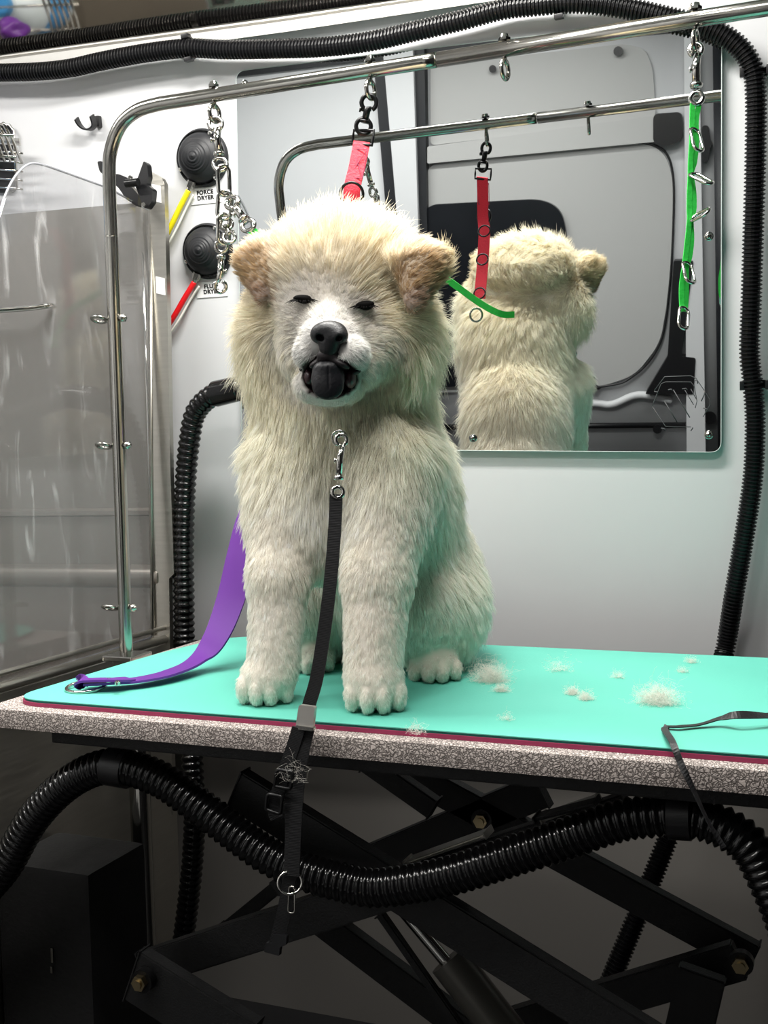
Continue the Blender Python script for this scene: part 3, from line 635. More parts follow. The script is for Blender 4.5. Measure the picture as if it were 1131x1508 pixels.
for k, px in enumerate((315, 545, 743, 1024)):
    p = atY(px, {315: 138, 545: 103, 743: 72, 1024: 33}[px], YR); X = p[0]; c = W((X, YR, 1.657)); bm = bmesh.new()
    add_cyl(bm, c+VZ*(rt+.001), c+VZ*(rt+.0045), .0085, None, 6); add_cyl(bm, c+VZ*(rt+.0045), c+VZ*(rt+.009), .0068, .0055, 16); obj('lock_nut', bm, mChrome, rl, auto=30)
    bm = bmesh.new(); add_cyl(bm, c-VZ*.02, c+VZ*(rt+.002), .0032, None, 12); e = c-VZ*(rt+.0165)
    nr = VX*.97-VY*.1
    add_torus(bm, e, nr, .0125, .0031, 28, 10); obj('eye_bolt', bm, mSteel, rl, True); eyes[k] = e
for y in (469, 656, 895):
    p = atY(170+(y-469)*.036, y, YR); c = W((bx, YR, (W(p).z-CAMZ)/S)); bm = bmesh.new(); add_cyl(bm, c-VX*.012, c+VX*.022, .0032, None, 12); add_cyl(bm, c+VX*rt, c+VX*(rt+.009), .0065, None, 6)
    s_ = -VX; e = c-VX*.026-VY*.004; add_torus(bm, e, (VZ*.93+VY*.35), .0105, .0028, 24, 8, 1.1, VX); obj('eye_bolt', bm, mSteel, rl, True)

# ================================================================== HARDWARE: snaps and chain
def snap_hook(name, a, b, m, label, r=.0042, eye=.0095, parent=None, n=None):   # a: hook end, b: swivel-eye end
    a = V(a); b = V(b); d = (b-a); L = d.length; d.normalize(); n = n or toCam(a); s = d.cross(n).normalized(); n = s.cross(d)
    t = parent
    if t is None:
        t = bpy.data.objects.new(name, None); COL.objects.link(t); t.location = a; tag(t, label, 'snap hook')
    bm = bmesh.new(); hr = eye*1.0; c = a+d*hr
    pts = [c+s*hr*math.sin(an)-d*hr*math.cos(an) for an in [math.radians(q) for q in range(-140, 175, 15)]]
    add_tube(bm, pts, r*.62, 10)
    add_tube(bm, [c+d*hr*.7-s*hr*.5, a+d*L*.36, a+d*L*.66], [r*.7, r, r*.95], 14)
    add_cyl(bm, a+d*L*.42, a+d*L*.42+s*hr*.9, r*.4, None, 8); add_cyl(bm, a+d*L*.42+s*hr*.8, a+d*L*.42+s*hr*1.05, r*.75, None, 10)
    obj('snap_body', bm, m, t, True)
    bm = bmesh.new(); add_lathe(bm, a+d*L*.66, d, [(0, 0), (r*1.35, 0), (r*1.5, L*.03), (r*1.35, L*.07), (0, L*.07)], 16)
    add_torus(bm, a+d*(L-eye*.9), n, eye, r*.6, 24, 8); obj('swivel_eye', bm, m, t, True)
    return t
# chain on eye bolt 1
YC = YR
def zc(x, y, Y=YC-.02): return W(atY(230+x/4.31, 130+y/4.31, Y))
snap_hook('snap_hook', eyes[0]-VZ*.006, zc(410, 520), mChrome, 'large chrome bolt snap hooked on the first eye bolt of the rail above the chain', .0055, .0098)
ch = empty('chain', atY(325, 250, YR), 'chrome welded link chain hanging beside the dryer ports', 'chain')
links = [((425, 490), (432, 680), VX), ((440, 650), (428, 830), VY), ((430, 800), (425, 990), VX)]
for a, b, nr in links:
    bm = bmesh.new(); nn = toCam(zc(*a)) if nr is VY else (VX*.75+VY*-.6); add_link(bm, zc(*a), zc(*b), .020 if nr is VY else .018, .0032, nn); obj('chain_link', bm, mChrome, ch, True)
snap_hook('snap_hook', zc(405, 1295), zc(415, 970), mChrome, 'chrome bolt snap hanging free at the bottom end of the chain', .005, .0085)
snap_hook('snap_hook', zc(470, 980), zc(440, 830, YC), mChrome, 'small chrome bolt snap clipped behind the lower chain link', .0045, .009)
snap_hook('snap_hook', zc(465, 700), zc(600, 895, 4.7), mChrome, 'chrome bolt snap clipped to the chain and leading to the green loop', .0062, .0095)
# green loop strap from that snap round the back of the neck
gs = zc(600, 900, 4.7)
tagN = W(mir(735, 462, 4.95))
g1_ = W(mir(655, 410, 5.0))
nb = [gs, gs.lerp(g1_, .5)+VY*.012-VZ*.012, g1_, g1_.lerp(tagN, .6)-VZ*.004+VY*.004, tagN, tagN+Vector((.02, -.04, -.01))]
tag(obj('neck_loop', ribbon_bm(nb, .013, .003, VZ, 8), mGreen, smooth=False), 'green webbing loop running from the chrome snap around the back of the dog neck', 'strap')
# red strap
snap_hook('snap_hook', eyes[1]-VZ*.0075, W(atY(533, 196, YR)), mBlkM, 'black metal swivel snap holding the red strap on the second eye bolt', .0052, .0105)
rs = empty('grooming_strap', atY(530, 210, YR), 'red webbing grooming strap hanging behind the dog head', 'strap')
def rp(x, y, Y=YR): return W(atY(x, y, Y))
lpq = [rp(521, 192), rp(551, 192), rp(548, 214), rp(519, 212)]
bm = bmesh.new(); add_tube(bm, [p for a, b in zip(lpq, lpq[1:]+lpq[:1]) for p in (a, a.lerp(b, .5))], .0021, 8, closed=True); obj('square_loop', bm, mBlkM, rs, True)
rb = [rp(533, 209), rp(526, 245, 4.74), rp(518, 285, 4.71), W(mir(712, 345, 4.74)), W(mir(709, 395, 4.80)), W(mir(705, 440, 4.88))]
sv = [Vector((.92, .3, 0))]*3+[Vector((1, .1, 0))]*3
obj('webbing', ribbon_bm(rb, .0235, .003, sv, 10), mRed, rs, auto=50)
for (y0, y1) in ((216, 262),):
    n_ = toCam(rp(525, 240)); bm = bmesh.new()
    P4 = [rp(529-9, y0+4, 4.76), rp(529+12, y0+4, 4.76), rp(523+11, y1, 4.73), rp(523-10, y1, 4.73)]; P4 = [p+n_*.003 for p in P4]
    for a, b in ((0, 1), (1, 2), (2, 3), (3, 0), (0, 2), (1, 3)): add_tube(bm, [P4[a], P4[b]], .0006, 5)
    obj('stitching', bm, mStitch, rs)
for (x, y) in ((518, 286),):
    bm = bmesh.new(); c = rp(x, y, 4.70); add_torus(bm, c, toCam(c), .016, .0021, 24, 8, 1.0); obj('d_ring', bm, mBlkM, rs, True)
for (x, y) in ((712, 340), (709, 382), (705, 432)):
    bm = bmesh.new(); c = W(mir(x, y, 4.9)); add_torus(bm, c, Vector((0, 1, .6)), .0115, .0016, 24, 8, 1.0); obj('d_ring', bm, mBlkM, rs, True)
bm = bmesh.new(); add_torus(bm, W(mir(700, 464, 4.92)), Vector((.7, 1, .1)), .013, .0022, 24, 8); obj('end_ring', bm, mSteel, rs, True)
# green looped tether on eye bolt 4
def z3(x, y, Y=YR-.02): return W(atY(711+x/2.693, y/2.693, Y))
snap_hook('snap_hook', eyes[3]-VZ*.004, z3(848, 410), mChrome, 'chrome bolt snap on the fourth eye bolt holding the green looped tether', .0055, .0075)
gt = empty('looped_tether', atY(1010, 450, YR), 'bright green stitched tether with chrome loops hanging at the right of the mirror', 'tether')
gp = [(845, 410), (838, 480), (838, 560), (832, 640), (825, 690), (828, 760), (828, 830), (823, 870), (820, 950), (812, 1020), (803, 1060), (798, 1130), (797, 1200), (797, 1235)]
for sgn in (-1, 1):
    pts = [];
    for i, (x, y) in enumerate(gp):
        wv = {0: 13, 4: 2, 7: 3, 10: 4, 13: 3}.get(i, 9 if i not in (1, 3, 5, 8, 9, 12) else 8)
        pts.append(z3(x+sgn*wv, y, YR-.02+sgn*.004))
    obj('tether_ply', ribbon_bm(pts, .0062, .0028, Vector((.9, .35, 0)), 6), mGreen, gt)
for (x, y, ex, ey) in ((838, 510, 858, 598), (828, 688, 905, 728), (830, 868, 897, 835), (808, 1040, 826, 1122), (800, 1220, 793, 1302)):
    a = z3(x, y, YR-.03); b = z3(ex, ey, YR-.09); bm = bmesh.new(); add_link(bm, a, b, .0145, .0020, (toCam(a)+Vector((.9, 0, .5))).normalized(), 8); obj('tether_ring', bm, mChrome, gt, True)

# ================================================================== PURPLE STRAP
ps = empty('belly_strap', atZ(160, 1005, ZM), 'wide purple strap with steel ring lying on the mat left of the dog', 'strap')
def zm(x, y, z): return W(atZ(x, y, ZM+z))
pp = [zm(125, 1006, .03), zm(165, 1004, .03), zm(205, 1001, .03), zm(250, 991, .035), W(atY(290, 972, 4.42)), W(atY(318, 938, 4.50)), W(atY(340, 882, 4.58)), W(atY(356, 820, 4.64)), W(atY(372, 765, 4.70)), W(atY(400, 700, 4.8)), W(atY(430, 650, 4.95)), W(atY(480, 620, 5.15))]
sd = [Vector((.45, -.9, .05)), Vector((.5, -.86, .05)), Vector((.6, -.8, .05)), Vector((.8, -.6, .05)), Vector((.95, -.3, .1)), Vector((1, -.05, .05)), Vector((1, .1, -.05)), Vector((1, .2, -.1)), Vector((1, .3, 0)), Vector((1, .3, 0)), Vector((1, .3, 0)), Vector((1, .1, .3))]
obj('strap_band', ribbon_bm(pp, (.036, .052), .0032, sd, 14), mPurple, ps, auto=50)
obj('folded_end', ribbon_bm([zm(124, 1006, .03), zm(118, 1004, .04), zm(124, 1002, .05), zm(145, 1001, .052), zm(170, 1001, .05), zm(192, 1000, .04)], .022, .003, Vector((.5, -.86, .05)), 6), mPurple, ps, auto=50)
bm = bmesh.new(); add_torus(bm, zm(127, 1011, .014), Vector((0, -.1, 1)), .026, .0026, 36, 10, 1.0); obj('steel_ring', bm, mChrome, ps, True)
for (x, y) in ((160, 1000), (173, 1004)):
    bm = bmesh.new(); p = zm(x, y, .052); add_lathe(bm, p, VZ, [(.004, -.004), (.004, 0), (.002, .0015), (0, .0015)], 14); obj('rivet', bm, mChrome, ps, auto=40)

# ================================================================== BLACK LEASH
ls = empty('leash', atY(495, 700, 3.75), 'black webbing leash hanging from the dog chest over the table front edge', 'leash')
t = snap_hook('x', W(atY(503, 640, 3.72)), W(atY(497, 732, 3.68)), mChrome, '', .0040, .0062, parent=ls)
lp_ = [atY(495, 728, 3.68), atY(494, 760, 3.68), atY(490, 820, 3.67), atY(484, 880, 3.66), atY(476, 940, 3.655), atY(466, 1000, 3.645), atY(456, 1035, 3.635), atY(448, 1065, 3.625), atY(438, 1095, 3.61), atY(430, 1130, 3.60), atY(430, 1180, 3.60), atY(430, 1240, 3.60), atY(426, 1295, 3.60), atY(418, 1345, 3.60), atY(405, 1395, 3.60)]
obj('webbing', ribbon_bm(lp_, (.0145, .0165), .0032, [VX*.95+VY*.25]*15, 8), mWeb, ls)
obj('webbing_tail', ribbon_bm([atY(440, 1072, 3.59), atY(428, 1110, 3.585), atY(414, 1150, 3.58), atY(404, 1190, 3.58), atY(408, 1205, 3.58)], .015, .003, VX*.95+VY*.25, 8), mWeb, ls)
obj('webbing_under', ribbon_bm([atY(455, 1070, 3.61), atY(446, 1110, 3.60), atY(440, 1150, 3.60), atY(436, 1200, 3.59), atY(432, 1290, 3.59)], .014, .003, VX*.95+VY*.25, 8), mWeb, ls)
def plate(name, pts, Y, th, m, parent, r=.002):
    bm = bmesh.new(); add_poly(bm, round_poly([W(atY(x, y, Y)) for x, y in pts], r, 4), th, VY); o = obj(name, bm, m, parent, auto=40); return o
plate('slide_buckle', [(440, 1038), (464, 1041), (460, 1075), (435, 1071)], 3.590, .0055, mat('satin_steel', (200, 196, 190), .38, metal=.85), ls, .003)
plate('buckle_lip', [(436, 1068), (462, 1072), (461, 1077), (435, 1074)], 3.585, .006, mSteel, ls, .001)
def loopq(name, pts, Y, r, m, parent):
    q = round_poly([W(atY(x, y, Y)) for x, y in pts], .004, 4); bm = bmesh.new(); add_tube(bm, q, r, 8, closed=True); return obj(name, bm, m, parent, True)
loopq('slide_loop', [(394, 1169), (416, 1173), (413, 1199), (391, 1192)], 3.56, .0022, mBlkM, ls)
loopq('slide_loop', [(408, 1133), (432, 1137), (428, 1162), (404, 1158)], 3.56, .0022, mBlkM, ls)
c = W(atY(427, 1300, 3.58)); bm = bmesh.new(); add_torus(bm, c, toCam(c), .0125, .0016, 28, 8, 1.1); obj('steel_ring', bm, mChrome, ls, True)
loopq('oval_ring', [(426, 1305), (434, 1306), (434, 1345), (424, 1344)], 3.59, .0012, mSteel, ls)
plate('plastic_buckle', [(402, 1376), (422, 1379), (421, 1392), (412, 1395), (411, 1408), (389, 1402), (391, 1389), (400, 1389)], 3.585, .006, mBlkP, ls, .001)
# hair caught on the leash
def wisps(name, c, ext, nst, L, rad, col, seed, flat=.5, parent=None, curl=1.0):
    rg = np.random.default_rng(seed); bm = bmesh.new()
    for i in range(nst):
        u = rg.normal(size=3)*np.array(ext)*.5; u[2] = abs(u[2]); p = c+Vector(u); d = Vector(rg.normal(size=3)); d.z *= flat; d.normalize(); ax = Vector(rg.normal(size=3)).normalized()
        pts = [p.copy()]; st = L*(.5+rg.random())/5
        for k in range(5):
            d = (Matrix.Rotation(curl*rg.normal()*.35+.35*curl, 3, ax) @ d); p = p+d*st
            if p.z < c.z: p.z = c.z+.0005; 
            pts.append(p.copy())
        add_tube(bm, pts, rad, 3, caps=False)
    return obj(name, bm, col, parent, True)
mFluff = mat('shed_fur', (250, 246, 236), .9); mFluff.node_tree.nodes['Principled BSDF'].inputs['Subsurface Weight'].default_value = 0
wisps('caught_hair', W(atY(432, 1150, 3.56)), (.014, .003, .024), 90, .012, .00005, mFluff, 5, 1.0, ls, .45)
# thin black cord at right
cs = [W((.1, 4.05, ZM+.02)), zm(1160, 1057, .03), zm(1131, 1054, .04), zm(1085, 1053, .05), zm(1060, 1058, .03), zm(1030, 1067, .012), zm(1000, 1070, .012), zm(979, 1072, .012)]
r1 = cs+[W(atY(990, 1092, 3.66)), W(atY(1003, 1125, 3.60)), W(atY(1022, 1165, 3.58)), W(atY(1043, 1210, 3.57)), W(atY(1066, 1248, 3.57))]
sds = [VY+VZ*.2]*3+[VY*.8+VZ*.7, VY+VZ*.2, VY, VY, VX*.6+VY, VX, VX*.8+VZ*.2, VX*.5+VY*.8, VX*.3+VY, VX*.8]
tag(obj('cord_strap', ribbon_bm(r1, (.0115, .005), .0012, sds, 8), mat('thin_black_strap', (24, 24, 26), .5, bump=.4, bscale=120), smooth=False), 'thin black strap lying on the mat and hanging over the edge at the right', 'strap')
# loose fur tufts
for i, (x, y, ex, n_, L, lab) in enumerate(((722, 1003, .035, 420, .03, 'largest round tuft of shed white fur beside the dog hind leg'), (738, 1018, .014, 90, .018, 'tiny tuft of shed fur touching the largest round tuft'),
        (843, 1022, .012, 120, .016, 'small tuft of shed fur between the two big ones'), (862, 1030, .014, 110, .016, 'small flat tuft of shed fur trailing the middle one'),
        (968, 1036, .034, 420, .026, 'wide tuft of shed white fur near the black strap'), (825, 988, .03, 60, .02, 'faint thin wisp of shed fur near the mat rear'), (910, 998, .014, 45, .014, 'faint small wisp right of the mat centre rear'),
        (1018, 976, .012, 60, .012, 'little tuft of shed fur by the mat back edge at right'), (1005, 990, .012, 40, .012, 'little wisp of shed fur just below the back edge tuft'), (612, 1080, .018, 50, .014, 'thin wisp of shed fur on the mat front edge by the paw'), (745, 1060, .014, 30, .012, 'faint wisp of shed fur on the mat front half'))):
    o = wisps('fur_tuft', zm(x, y, .002), (ex*.62, ex*.5, ex*.55), n_*3, L*.55, .00009, mFluff, 40+i, .8, None, 2.6); tag(o, lab, 'fur tuft', 'shed fur tufts on the mat')
# bag on the floor at lower left
bg = empty('storage_bag', atY(100, 1600, 4.5), 'black fabric bag with metal zip pull in the dark under the tub', 'bag')
bm = bmesh.new()
B1 = W(atY(60, 1278, 4.15)); add_box(bm, (-3.69*S, 4.15*S, .005), (-3.17*S, 4.60*S, B1.z), .012); obj('bag_body', bm, mBag, bg, auto=40)
bm = bmesh.new(); p = W(atY(78, 1405, 4.145)); add_box(bm, p+Vector((-.002, -.003, -.012)), p+Vector((.002, .0, .01)), .001); add_box(bm, p+Vector((-.004, -.003, -.028)), p+Vector((.0, 0, -.018)), .001); obj('zip_pull', bm, mSteel, bg)

# ================================================================== DOG
def D_of(p): return -(M.T @ np.array(p))[2]
prims = []     # (kind, data, k)
def G(x, y, Y): return np.array(atY(x, y, Y))
CR = M[:, 0]*np.array([1, 1, 0]); CR /= np.linalg.norm(CR); CF = np.array([CR[1], -CR[0], 0.0])    # camera right, and towards camera
RH = np.array([CR, -CF, [0, 0, 1]])      # head frame rows: right, away, up
RI = np.eye(3)
def rot(R, ax, deg):
    a = math.radians(deg); c, s = math.cos(a), math.sin(a)
    Q = {'x': [[1, 0, 0], [0, c, s], [0, -s, c]], 'y': [[c, 0, -s], [0, 1, 0], [s, 0, c]], 'z': [[c, s, 0], [-s, c, 0], [0, 0, 1]]}[ax]
    return np.array(Q) @ R
def E(c, r, k=.08, R=RI): prims.append(('e', np.array(c), np.array(r, float), R, k))
def C(a, b, ra, rb, k=.08): prims.append(('c', np.array(a), np.array(b), ra, rb, k))
# torso
E(G(590, 850, 4.95), (.35, .40, .36), .0)
E(G(640, 900, 4.78), (.20, .36, .25), .10)
E(G(470, 900, 4.85), (.20, .36, .25), .10)
E(G(560, 740, 4.70), (.34, .36, .42), .15)
E(G(512, 650, 4.42), (.355, .34, .38), .15)
E(G(498, 560, 4.38), (.36, .32, .30), .12)
E(G(470, 760, 4.24), (.20, .20, .27), .12)
# fore legs
C(G(418, 690, 4.26), G(410, 850, 4.07), .165, .115, .10); C(G(410, 850, 4.07), G(402, 990, 3.99), .115, .098, .05)
C(G(582, 690, 4.28), G(556, 850, 4.10), .19, .128, .10); C(G(556, 850, 4.10), G(549, 990, 4.00), .128, .108, .05)
def paw(x, ytop, Y, w, l, hgt, k=.04, toes=4):
    c = G(x, ytop, Y); c[2] = -1+hgt*.62; E(c, (w*.84, l*.8, hgt*.62), k, RH)
    for i in range(toes):
        f = (i-(toes-1)/2)/((toes-1)/2); o = c+CR*f*w*.70+CF*(l*.60-abs(f)**2*l*.34); o[2] = -1+hgt*.40
        E(o, (w*.245, w*.44, hgt*.40), .006, RH)
paw(392, 1015, 4.00, .118, .15, .15); paw(553, 1020, 4.00, .124, .155, .155)
paw(640, 985, 4.60, .12, .16, .12); paw(462, 985, 4.62, .10, .15, .11)
# head
E(G(500, 400, 4.24), (.335, .28, .215), .10, RH)
E(G(497, 392, 4.10), (.25, .18, .155), .10, RH)
E(G(412, 490, 4.24), (.16, .2, .2), .10, RH); E(G(588, 495, 4.24), (.16, .2, .2), .10, RH)
E(G(490, 470, 4.04), (.19, .16, .17), .15, RH)
E(G(446, 520, 4.02), (.09, .1, .11), .06, RH); E(G(536, 525, 4.02), (.09, .1, .11), .06, RH)
E(G(487, 500, 3.90), (.115, .14, .095), .05, RH)
E(G(485, 472, 3.92), (.06, .1, .06), .05, RH)
E(G(457, 519, 3.86), (.063, .085, .067), .02, RH); E(G(517, 522, 3.86), (.066, .085, .07), .02, RH)
E(G(485, 566, 3.95), (.132, .125, .082), .04, RH)
SUB = [(G(485, 555, 3.83), np.array((.102, .14, .072)), RH, .015)]
# ears (folded triangles: two flattened lobes each)
E(G(394, 382, 4.12), (.10, .07, .06), .06, rot(RH, 'y', 25)); C(G(376, 388, 4.06), G(387, 437, 3.99), .078, .026, .03); C(G(392, 378, 4.05), G(390, 425, 4.0), .07, .03, .03)
E(G(610, 388, 4.10), (.10, .07, .06), .06, rot(RH, 'y', -20)); C(G(626, 394, 4.05), G(611, 448, 3.98), .082, .028, .03); C(G(606, 386, 4.05), G(606, 438, 3.99), .072, .03, .03)
def sd_e(P, c, r, R):
    q = (P-c) @ R.T; k0 = np.sqrt(((q/r)**2).sum(-1)); k1 = np.sqrt(((q/(r*r))**2).sum(-1))+1e-9; return k0*(k0-1)/k1
def sd(P):
    out = None
    for p in prims:
        if p[0] == 'e': d = sd_e(P, p[1], p[2], p[3]); k = p[4]
        else:
            a, b, ra, rb, k = p[1:]; ba = b-a; h = np.clip(((P-a) @ ba)/(ba @ ba), 0, 1); d = np.sqrt((((P-a)-h[..., None]*ba)**2).sum(-1))-(ra+(rb-ra)*h)
        if out is None: out = d
        elif k <= 0: out = np.minimum(out, d)
        else:
            h = np.clip(.5+.5*(out-d)/k, 0, 1); out = out*(1-h)+d*h-k*h*(1-h)
    for c, r, R, k in SUB:
        d = -sd_e(P, c, r, R); h = np.clip(.5-.5*(d-out)/(-k)*-1, 0, 1) if False else None
        out = np.maximum(out, d)
    return np.maximum(out, -(P[..., 2]+1.0)-0.0) if True else out
lo = np.array([-2.75, 3.55, -1.03]); hi = np.array([-1.1, 5.6, 1.15]); st = .0155
ax = [np.arange(lo[i], hi[i], st) for i in range(3)]
gx, gy, gz = np.meshgrid(*ax, indexing='ij'); GP = np.stack([gx, gy, gz], -1).astype(np.float32)
Fv = sd(GP).astype(np.float32)
def surface_nets(F, ax, st):
    ins = F < 0; nx, ny, nz = F.shape; cnt = np.zeros((nx-1, ny-1, nz-1), np.float32); acc = np.zeros((nx-1, ny-1, nz-1, 3), np.float32)
    for a in range(3):
        sl0 = [slice(None)]*3; sl1 = [slice(None)]*3; sl0[a] = slice(0, -1); sl1[a] = slice(1, None)
        f0 = F[tuple(sl0)]; f1 = F[tuple(sl1)]; cr = (f0 < 0) != (f1 < 0); t = np.where(cr, f0/(f0-f1+1e-12), 0)
        b, c = [i for i in range(3) if i != a]
        for ob in (0, 1):
            for oc in (0, 1):
                s = [slice(None)]*3; s[b] = slice(ob, F.shape[b]-1+ob); s[c] = slice(oc, F.shape[c]-1+oc)
                m_ = cr[tuple(s)]; tt = t[tuple(s)]; cnt += m_
                acc[..., a] += np.where(m_, tt, 0); acc[..., b] += m_*ob; acc[..., c] += m_*oc
    act = cnt > 0; idx = -np.ones(act.shape, np.int64); ii = np.argwhere(act); idx[act] = np.arange(len(ii))
    v = acc[act]/cnt[act][:, None]+ii; v = v*st+np.array([ax[0][0], ax[1][0], ax[2][0]]); quads = []
    for a in range(3):
        b, c = (a+1) % 3, (a+2) % 3
        sl0 = [slice(None)]*3; sl1 = [slice(None)]*3; sl0[a] = slice(0, -1); sl1[a] = slice(1, None)
        cr = ins[tuple(sl0)] != ins[tuple(sl1)]; e = np.argwhere(cr); e = e[(e[:, b] > 0) & (e[:, c] > 0) & (e[:, b] < F.shape[b]-1) & (e[:, c] < F.shape[c]-1)]
        flip = ins[tuple(e.T)]
        def g(db, dc): q = e.copy(); q[:, b] -= db; q[:, c] -= dc; return idx[tuple(q.T)]
        Q = np.stack([g(1, 1), g(0, 1), g(0, 0), g(1, 0)], 1); Q[~flip] = Q[~flip][:, ::-1]; quads.append(Q)
    return v, np.concatenate(quads)
vv, qq = surface_nets(Fv, ax, st)
def grad(P, e=.004):
    g = np.stack([sd(P+np.eye(3)[i]*e)-sd(P-np.eye(3)[i]*e) for i in range(3)], -1); return g/(np.linalg.norm(g, axis=-1, keepdims=True)+1e-9)
nn = grad(vv); vv = vv-nn*sd(vv)[:, None]*.8
vv[:, 2] = np.maximum(vv[:, 2], -1+.0015)
# appearance control points: position, length, colour(linear-ish sRGB), lift (0 flat .. 1 straight out), spread
cps = [
 (G(486, 505, 3.80), .024, (138, 132, 126), .45), (G(457, 522, 3.80), .026, (170, 166, 160), .45), (G(518, 525, 3.80), .026, (170, 166, 160), .45),
 (G(486, 468, 3.86), .03, (152, 144, 134), .45), (G(447, 440, 3.92), .03, (150, 136, 118), .35), (G(537, 448, 3.92), .03, (150, 136, 118), .35),
 (G(420, 500, 4.02), .040, (186, 177, 160), .35), (G(562, 505, 4.02), .040, (186, 177, 160), .35), (G(490, 432, 3.93), .03, (200, 188, 170), .4),
 (G(398, 455, 4.05), .09, (224, 206, 172), .45), (G(588, 462, 4.05), .09, (224, 206, 172), .45), (G(447, 408, 3.97), .065, (214, 194, 160), .5), (G(543, 414, 3.97), .065, (214, 194, 160), .5),
 (G(485, 590, 3.92), .02, (214, 208, 198), .3), (G(440, 560, 4.0), .035, (222, 214, 198), .3), (G(535, 562, 4.0), .035, (222, 214, 198), .3),
 (G(450, 375, 4.0), .10, (226, 204, 168), .55), (G(550, 375, 4.0), .10, (226, 204, 168), .55), (G(497, 350, 4.05), .10, (226, 208, 176), .6), (G(500, 398, 3.95), .06, (205, 184, 150), .5),
 (G(440, 320, 4.2), .10, (234, 220, 194), .65), (G(560, 320, 4.2), .10, (234, 220, 194), .65), (G(500, 310, 4.4), .10, (234, 220, 194), .65),
 (G(375, 395, 3.99), .036, (174, 138, 80), .35), (G(384, 432, 3.97), .03, (150, 108, 66), .35), (G(394, 405, 3.98), .034, (172, 136, 80), .35), (G(358, 372, 4.12), .065, (208, 184, 132), .5), (G(388, 358, 4.08), .06, (224, 204, 168), .55),
 (G(622, 402, 3.98), .036, (174, 138, 80), .35), (G(611, 440, 3.95), .03, (146, 104, 62), .35), (G(602, 415, 3.97), .034, (172, 136, 80), .35), (G(648, 378, 4.12), .07, (208, 184, 132), .5), (G(612, 362, 4.06), .06, (224, 204, 168), .55),
 (G(390, 520, 4.2), .12, (232, 222, 198), .5), (G(610, 520, 4.2), .12, (232, 222, 198), .5), (G(370, 600, 4.3), .10, (240, 234, 216), .45), (G(650, 600, 4.4), .10, (240, 234, 218), .45),
 (G(490, 640, 4.05), .09, (238, 233, 218), .3), (G(430, 640, 4.1), .09, (240, 234, 216), .35), (G(560, 640, 4.1), .09, (240, 235, 218), .35),
 (G(480, 760, 4.05), .06, (242, 238, 226), .3), (G(370, 720, 4.2), .075, (240, 232, 214), .35), (G(640, 740, 4.4), .075, (242, 237, 224), .35), (G(690, 820, 4.8), .08, (236, 226, 206), .35), (G(700, 920, 4.9), .08, (236, 230, 214), .4),
 (G(410, 820, 4.0), .04, (234, 224, 204), .3), (G(555, 830, 4.0), .04, (234, 224, 204), .3), (G(405, 930, 3.95), .032, (234, 224, 206), .3), (G(550, 930, 3.95), .032, (234, 222, 202), .3),
 (G(392, 1020, 3.9), .022, (232, 220, 198), .35), (G(553, 1030, 3.9), .022, (232, 220, 198), .35), (G(640, 990, 4.5), .02, (222, 206, 180), .3), (G(460, 985, 4.5), .02, (210, 196, 172), .3),
 (G(600, 920, 4.6), .06, (236, 230, 214), .35), (G(520, 900, 4.7), .07, (230, 224, 208), .3),
 (G(500, 420, 4.55), .11, (226, 206, 172), .5), (G(500, 540, 4.75), .11, (228, 210, 178), .45), (G(540, 660, 5.0), .10, (226, 206, 172), .45), (G(570, 760, 5.2), .10, (228, 208, 176), .45), (G(590, 880, 5.3), .10, (228, 212, 182), .4)]
CPp = np.array([c[0] for c in cps]); CPl = np.array([c[1] for c in cps]); CPc = np.array([lin(c[2]) for c in cps]); CPf = np.array([c[3] for c in cps])
def attr(P):
    d2 = ((P[:, None, :]-CPp[None])**2).sum(-1)+1e-5; w = 1/d2**2.5; w /= w.sum(1, keepdims=True)
    return w @ CPl, w @ CPc, w @ CPf
EYES = [G(446, 440, 3.9), G(537, 449, 3.9)]
NOSE = G(485, 492, 3.75)
def along(P, Q): # pixel-like distance on view plane (units), between points
    d = P-Q; return d @ CR, d[:, 2], d @ CF
dog = bpy.data.objects.new('dog', None); COL.objects.link(dog); dog.location = W((-1.85, 4.4, -1)); tag(dog, 'fluffy cream puppy sitting on the mint mat with eyes closed and mouth open', 'dog')
lenv, colv, _ = attr(vv)
body_col = (1-(1-colv)*.7)*.8
cav = np.array(sd_e(vv, SUB[0][0], SUB[0][1], SUB[0][2])) < .012
frontal = ((vv-SUB[0][0]) @ CF) < .2
body_col[cav] = lin((34, 20, 24))
me = bpy.data.meshes.new('body'); me.from_pydata([W(p) for p in vv], [], qq.tolist()); me.update()
ca = me.attributes.new('fur_colour', 'FLOAT_COLOR', 'POINT'); ca.data.foreach_set('color', np.concatenate([body_col, np.ones((len(vv), 1))], 1).astype(np.float32).ravel())
def attr_mat(name, rough, transl):
    m = bpy.data.materials.new(name); m.use_nodes = True; nt = m.node_tree; N = nt.nodes; L = nt.links; out = N['Material Output']; N.remove(N['Principled BSDF'])
    at = N.new('ShaderNodeAttribute'); at.attribute_name = 'fur_colour'
    df = N.new('ShaderNodeBsdfDiffuse'); tr = N.new('ShaderNodeBsdfTranslucent'); mx = N.new('ShaderNodeMixShader'); mx.inputs['Fac'].default_value = transl
    for s in (df, tr): L.new(at.outputs['Color'], s.inputs['Color'])
    L.new(df.outputs[0], mx.inputs[1]); L.new(tr.outputs[0], mx.inputs[2])
    gl = N.new('ShaderNodeBsdfGlossy'); gl.inputs['Roughness'].default_value = .45; gl.inputs['Color'].default_value = (.9, .87, .8, 1)
    m2 = N.new('ShaderNodeMixShader'); m2.inputs['Fac'].default_value = .04; L.new(mx.outputs[0], m2.inputs[1]); L.new(gl.outputs[0], m2.inputs[2]); L.new(m2.outputs[0], out.inputs['Surface'])
    return m
